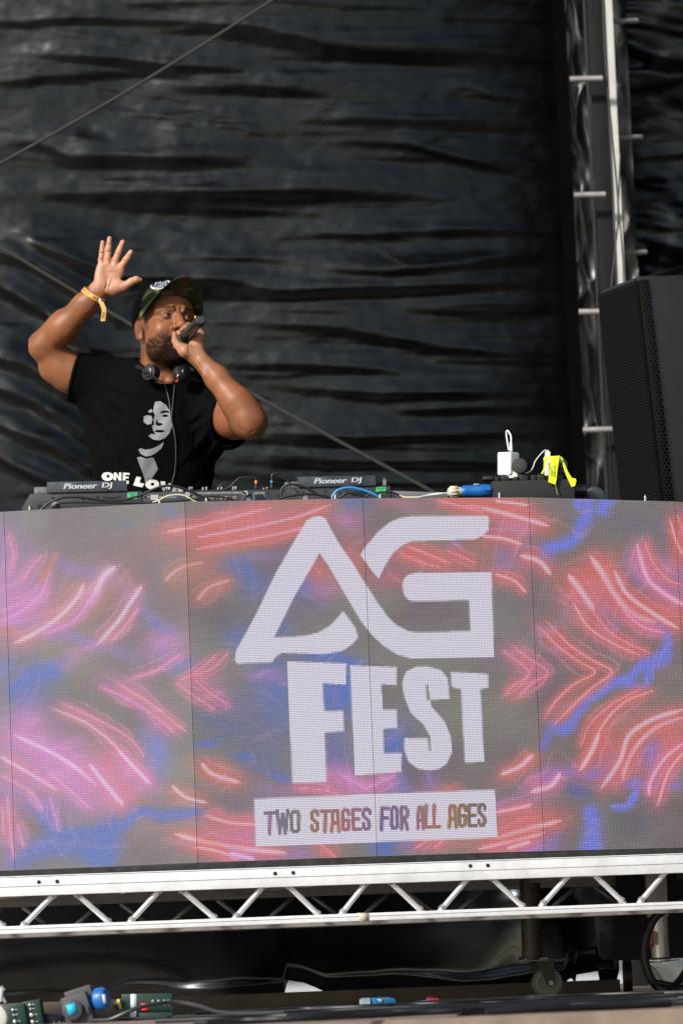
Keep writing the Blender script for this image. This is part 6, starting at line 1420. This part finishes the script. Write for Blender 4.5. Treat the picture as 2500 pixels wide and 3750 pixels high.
# power splitter at the lower left
M_gr = mat('dark_grey_rubber', (.045, .048, .050), .6, bump=(300, .2)); M_cy = mat('cyan_label', (.02, .42, .80), .5)
def rotbox(mb, px, py, Y, w, hgt, dp, an, yaw=0.0, fwd=0.0):
    rot = Matrix.Rotation(yaw, 3, 'Z') @ Matrix.Rotation(an, 3, 'Y'); c = U(px, py, Y); return mb.box(c + Vector((0, dp / 2 + fwd, 0)), (w, dp, hgt), rot)
t = thing('cable_splitter', 'dark grey cubic power splitter with a cyan label and blue plug at the lower left', 'splitter', tuple(U(290, 3740, 11.0)))
mb = MB(); rotbox(mb, 288, 3700, 11.0, .070, .082, .06, R(-15), R(-8)); mb.build('splitter_body', M_gr, t, bevel=.006)
mb = MB(); rotbox(mb, 292, 3640, 11.02, .072, .030, .05, R(-15), R(-8)); mb.build('upper_housing', M_gr, t, bevel=.005)
c = U(266, 3698, 10.985); MB().ring_sweep([c + Vector((0, d, 0)) for d in (.01, -.008, -.010)], [.026, .026, .023], 28).build('round_lid', M_gr, t)
mb = MB(); rotbox(mb, 263, 3695, 10.973, .0235, .027, .002, R(-15)); mb.build('cyan_label', M_cy, t)
mb = MB(); rotbox(mb, 318, 3700, 10.99, .012, .02, .01, R(-15)); mb.build('latch', M_gr, t, bevel=.003)
B0, B1 = U(330, 3668, 11.04), U(392, 3654, 11.02)
MB().ring_sweep([B0.lerp(B1, f) for f in (0, .3, .45, .8, 1)], [.018, .019, .026, .026, .020], 24, flat=1.15).build('blue_plug', M_blue, t)
mb = MB(); rotbox(mb, 382, 3658, 10.995, .008, .024, .002, R(-10)); mb.build('paper_tag', M_lab, t)
def dimmer(px0, px1, py0, py1, Y, an, label, knobs, strips=(), dp=.10, m_=None, name='dimmer_box'):
    c = U((px0 + px1) / 2, (py0 + py1) / 2, Y); sc = 15840 / Y; t = thing(name, label, 'power box', (c.x, c.y + dp / 2, max(0, c.z - (py1 - py0) / 2 / sc)), 'dark power boxes on the floor at the lower left')
    w, h = (px1 - px0) / sc, (py1 - py0) / sc; rot = Matrix.Rotation(R(an), 3, 'Y')
    MB().box(c + Vector((0, dp / 2, 0)), (w, dp, h), rot).build('case', m_ or M_dg, t, bevel=.003)
    MB().box(c + Vector((0, -.0004, 0)) + rot @ Vector((-w * .03, 0, 0)), (w * .88, .002, h * .82), rot).build('face_plate', m_ or M_dg, t, bevel=.0008)
    for kx, ky, r in knobs:
        q = c + rot @ Vector(((kx - .5) * w, -.001, (.5 - ky) * h)); MB().ring_sweep([q, q + Vector((0, -.006, 0)), q + Vector((0, -.007, 0))], [r, r * .9, r * .5], 14).build('knob', M_silver, t)
        if ky < .85: MB().box(q + rot @ Vector((r * 2.2 if w < h else 0, 0, 0 if w < h else -r * 2.6)) + Vector((0, -.0008, 0)), (.007, .0006, .0016) if w < h else (.0014, .0006, .006), rot).build('printed_label', M_logo, t)
    for sx0, sx1, sy0, sy1, ms in strips:
        q = c + rot @ Vector((((sx0 + sx1) / 2 - .5) * w, -.0024, (.5 - (sy0 + sy1) / 2) * h)); MB().box(q, ((sx1 - sx0) * w, .0014, (sy1 - sy0) * h), rot).build('label_strip', ms, t)
    return t
M_dg = mat('dark_green_paint', (.006, .040, .026), .35, vary=(30, .15)); M_nv = mat('dark_blue_paint', (.006, .012, .045), .35); M_redt = mat('red_tape', (.75, .03, .03), .5); M_wt = mat('white_tape', (.6, .62, .63), .6)
dimmer(446, 630, 3640, 3702, 11.15, 1.5, 'dark green power box with a white tape band and red label beside the blue plug', [(.62, .42, .0036), (.735, .42, .0036), (.85, .42, .0036), (.93, .42, .0036)], [(.18, .30, 0, 1, M_wt), (.385, .53, .55, .72, M_redt), (.385, .53, .82, .97, M_redt)])
dimmer(500, 632, 3708, 3770, 11.15, 0.5, 'dark green power box lying under the one with the red label', [(.45, .3, .0034), (.60, .3, .0034), (.78, .3, .0034), (.9, .3, .0034)])
MB_t = MB().box(U(489, 3738, 11.14), (.016, .002, .05)); tag(MB_t.build('tape_strip', M_wt), 'short white tape strip hanging left of the lower green power box', 'tape')
dimmer(24, 98, 3680, 3790, 11.1, -8, 'dark green power box at the lower left corner, lower of the pair', [(.42, .16, .0038), (.42, .33, .0036), (.42, .55, .0052), (.42, .8, .005)])
dimmer(92, 156, 3664, 3790, 11.12, -8, 'taller dark green power box beside the dark blue box at the lower left', [(.42, .12, .0038), (.42, .24, .0036), (.42, .42, .0056), (.42, .62, .0052), (.42, .8, .005)])
dimmer(158, 232, 3712, 3790, 11.2, 2, 'dark blue power box between the green boxes and the cyan label', [(.25, .55, .004), (.55, .45, .004), (.82, .42, .004)], m_=M_nv)
t = thing('round_lamp', 'white round lamp housing with a silver clamp at the lower left corner', 'lamp', tuple(U(-20, 3760, 11.0)))
c = U(-22, 3728, 10.95); MB().ring_sweep([c + Vector((0, d, 0)) for d in (.04, .0, -.01, -.014)], [.036, .036, .034, .028], 36).build('lamp_housing', mat('aged_white', (.62, .61, .55), .5), t)
for a, b, r in (((8, 3620), (6, 3668), .006), ((4, 3612), (16, 3628), .005), ((10, 3650), (22, 3672), .004)): MB().cyl(U(*a, 10.97), U(*b, 10.97), r).build('clamp', M_galv, t)
t = thing('small_plug', 'yellow and black round plug beside the upper green power box', 'plug', tuple(U(430, 3690, 11.1)))
MB().ring_sweep([U(420, 3684, 11.1), U(428, 3681, 11.1), U(446, 3677, 11.12)], [.008, .013, .013], 18).build('plug_shell', M_gr, t); MB().cyl(U(433, 3679, 11.098), U(443, 3676, 11.098), .0138, n=18).build('yellow_ring', mat('dull_yellow', (.55, .55, .05), .5), t)
# connectors on the right part of the floor
t = thing('grey_blue_connector', 'blue power connector with a grey ring lying on the floor cables under the truss', 'connector', tuple(U(1390, 3705, 11.3)))
A_0, A_1, A_2 = U(1316, 3682, 11.3), U(1356, 3680, 11.3), U(1440, 3676, 11.34)
MB().ring_sweep([A_0, A_0.lerp(A_1, .2), A_1], [.014, .0185, .0185], 24).build('grey_ring', mat('grey_green_plastic', (.18, .24, .25), .5), t)
MB().ring_sweep([A_1, A_1.lerp(A_2, .1), A_1.lerp(A_2, .8), A_2], [.0165, .018, .0175, .014], 24).build('blue_shell', mat('faded_blue_plastic', (.02, .16, .32), .45), t)
mb = MB(); mb.box(A_1.lerp(A_2, .35) + Vector((0, -.0145, .008)), (.018, .004, .012)); mb.build('paper_tag', M_lab, t)
t = thing('red_blue_connector', 'small red and blue connector lying behind the floor cables', 'connector', tuple(U(1560, 3700, 11.5)))
MB().ring_sweep([U(1526, 3682, 11.5), U(1572, 3678, 11.5)], [.012, .012], 18).build('blue_shell', mat('cyan_plastic', (.02, .28, .55), .45), t); MB().ring_sweep([U(1560, 3668, 11.55), U(1606, 3670, 11.55)], [.012, .010], 18).build('red_shell', mat('dark_red_plastic', (.28, .01, .015), .4), t)
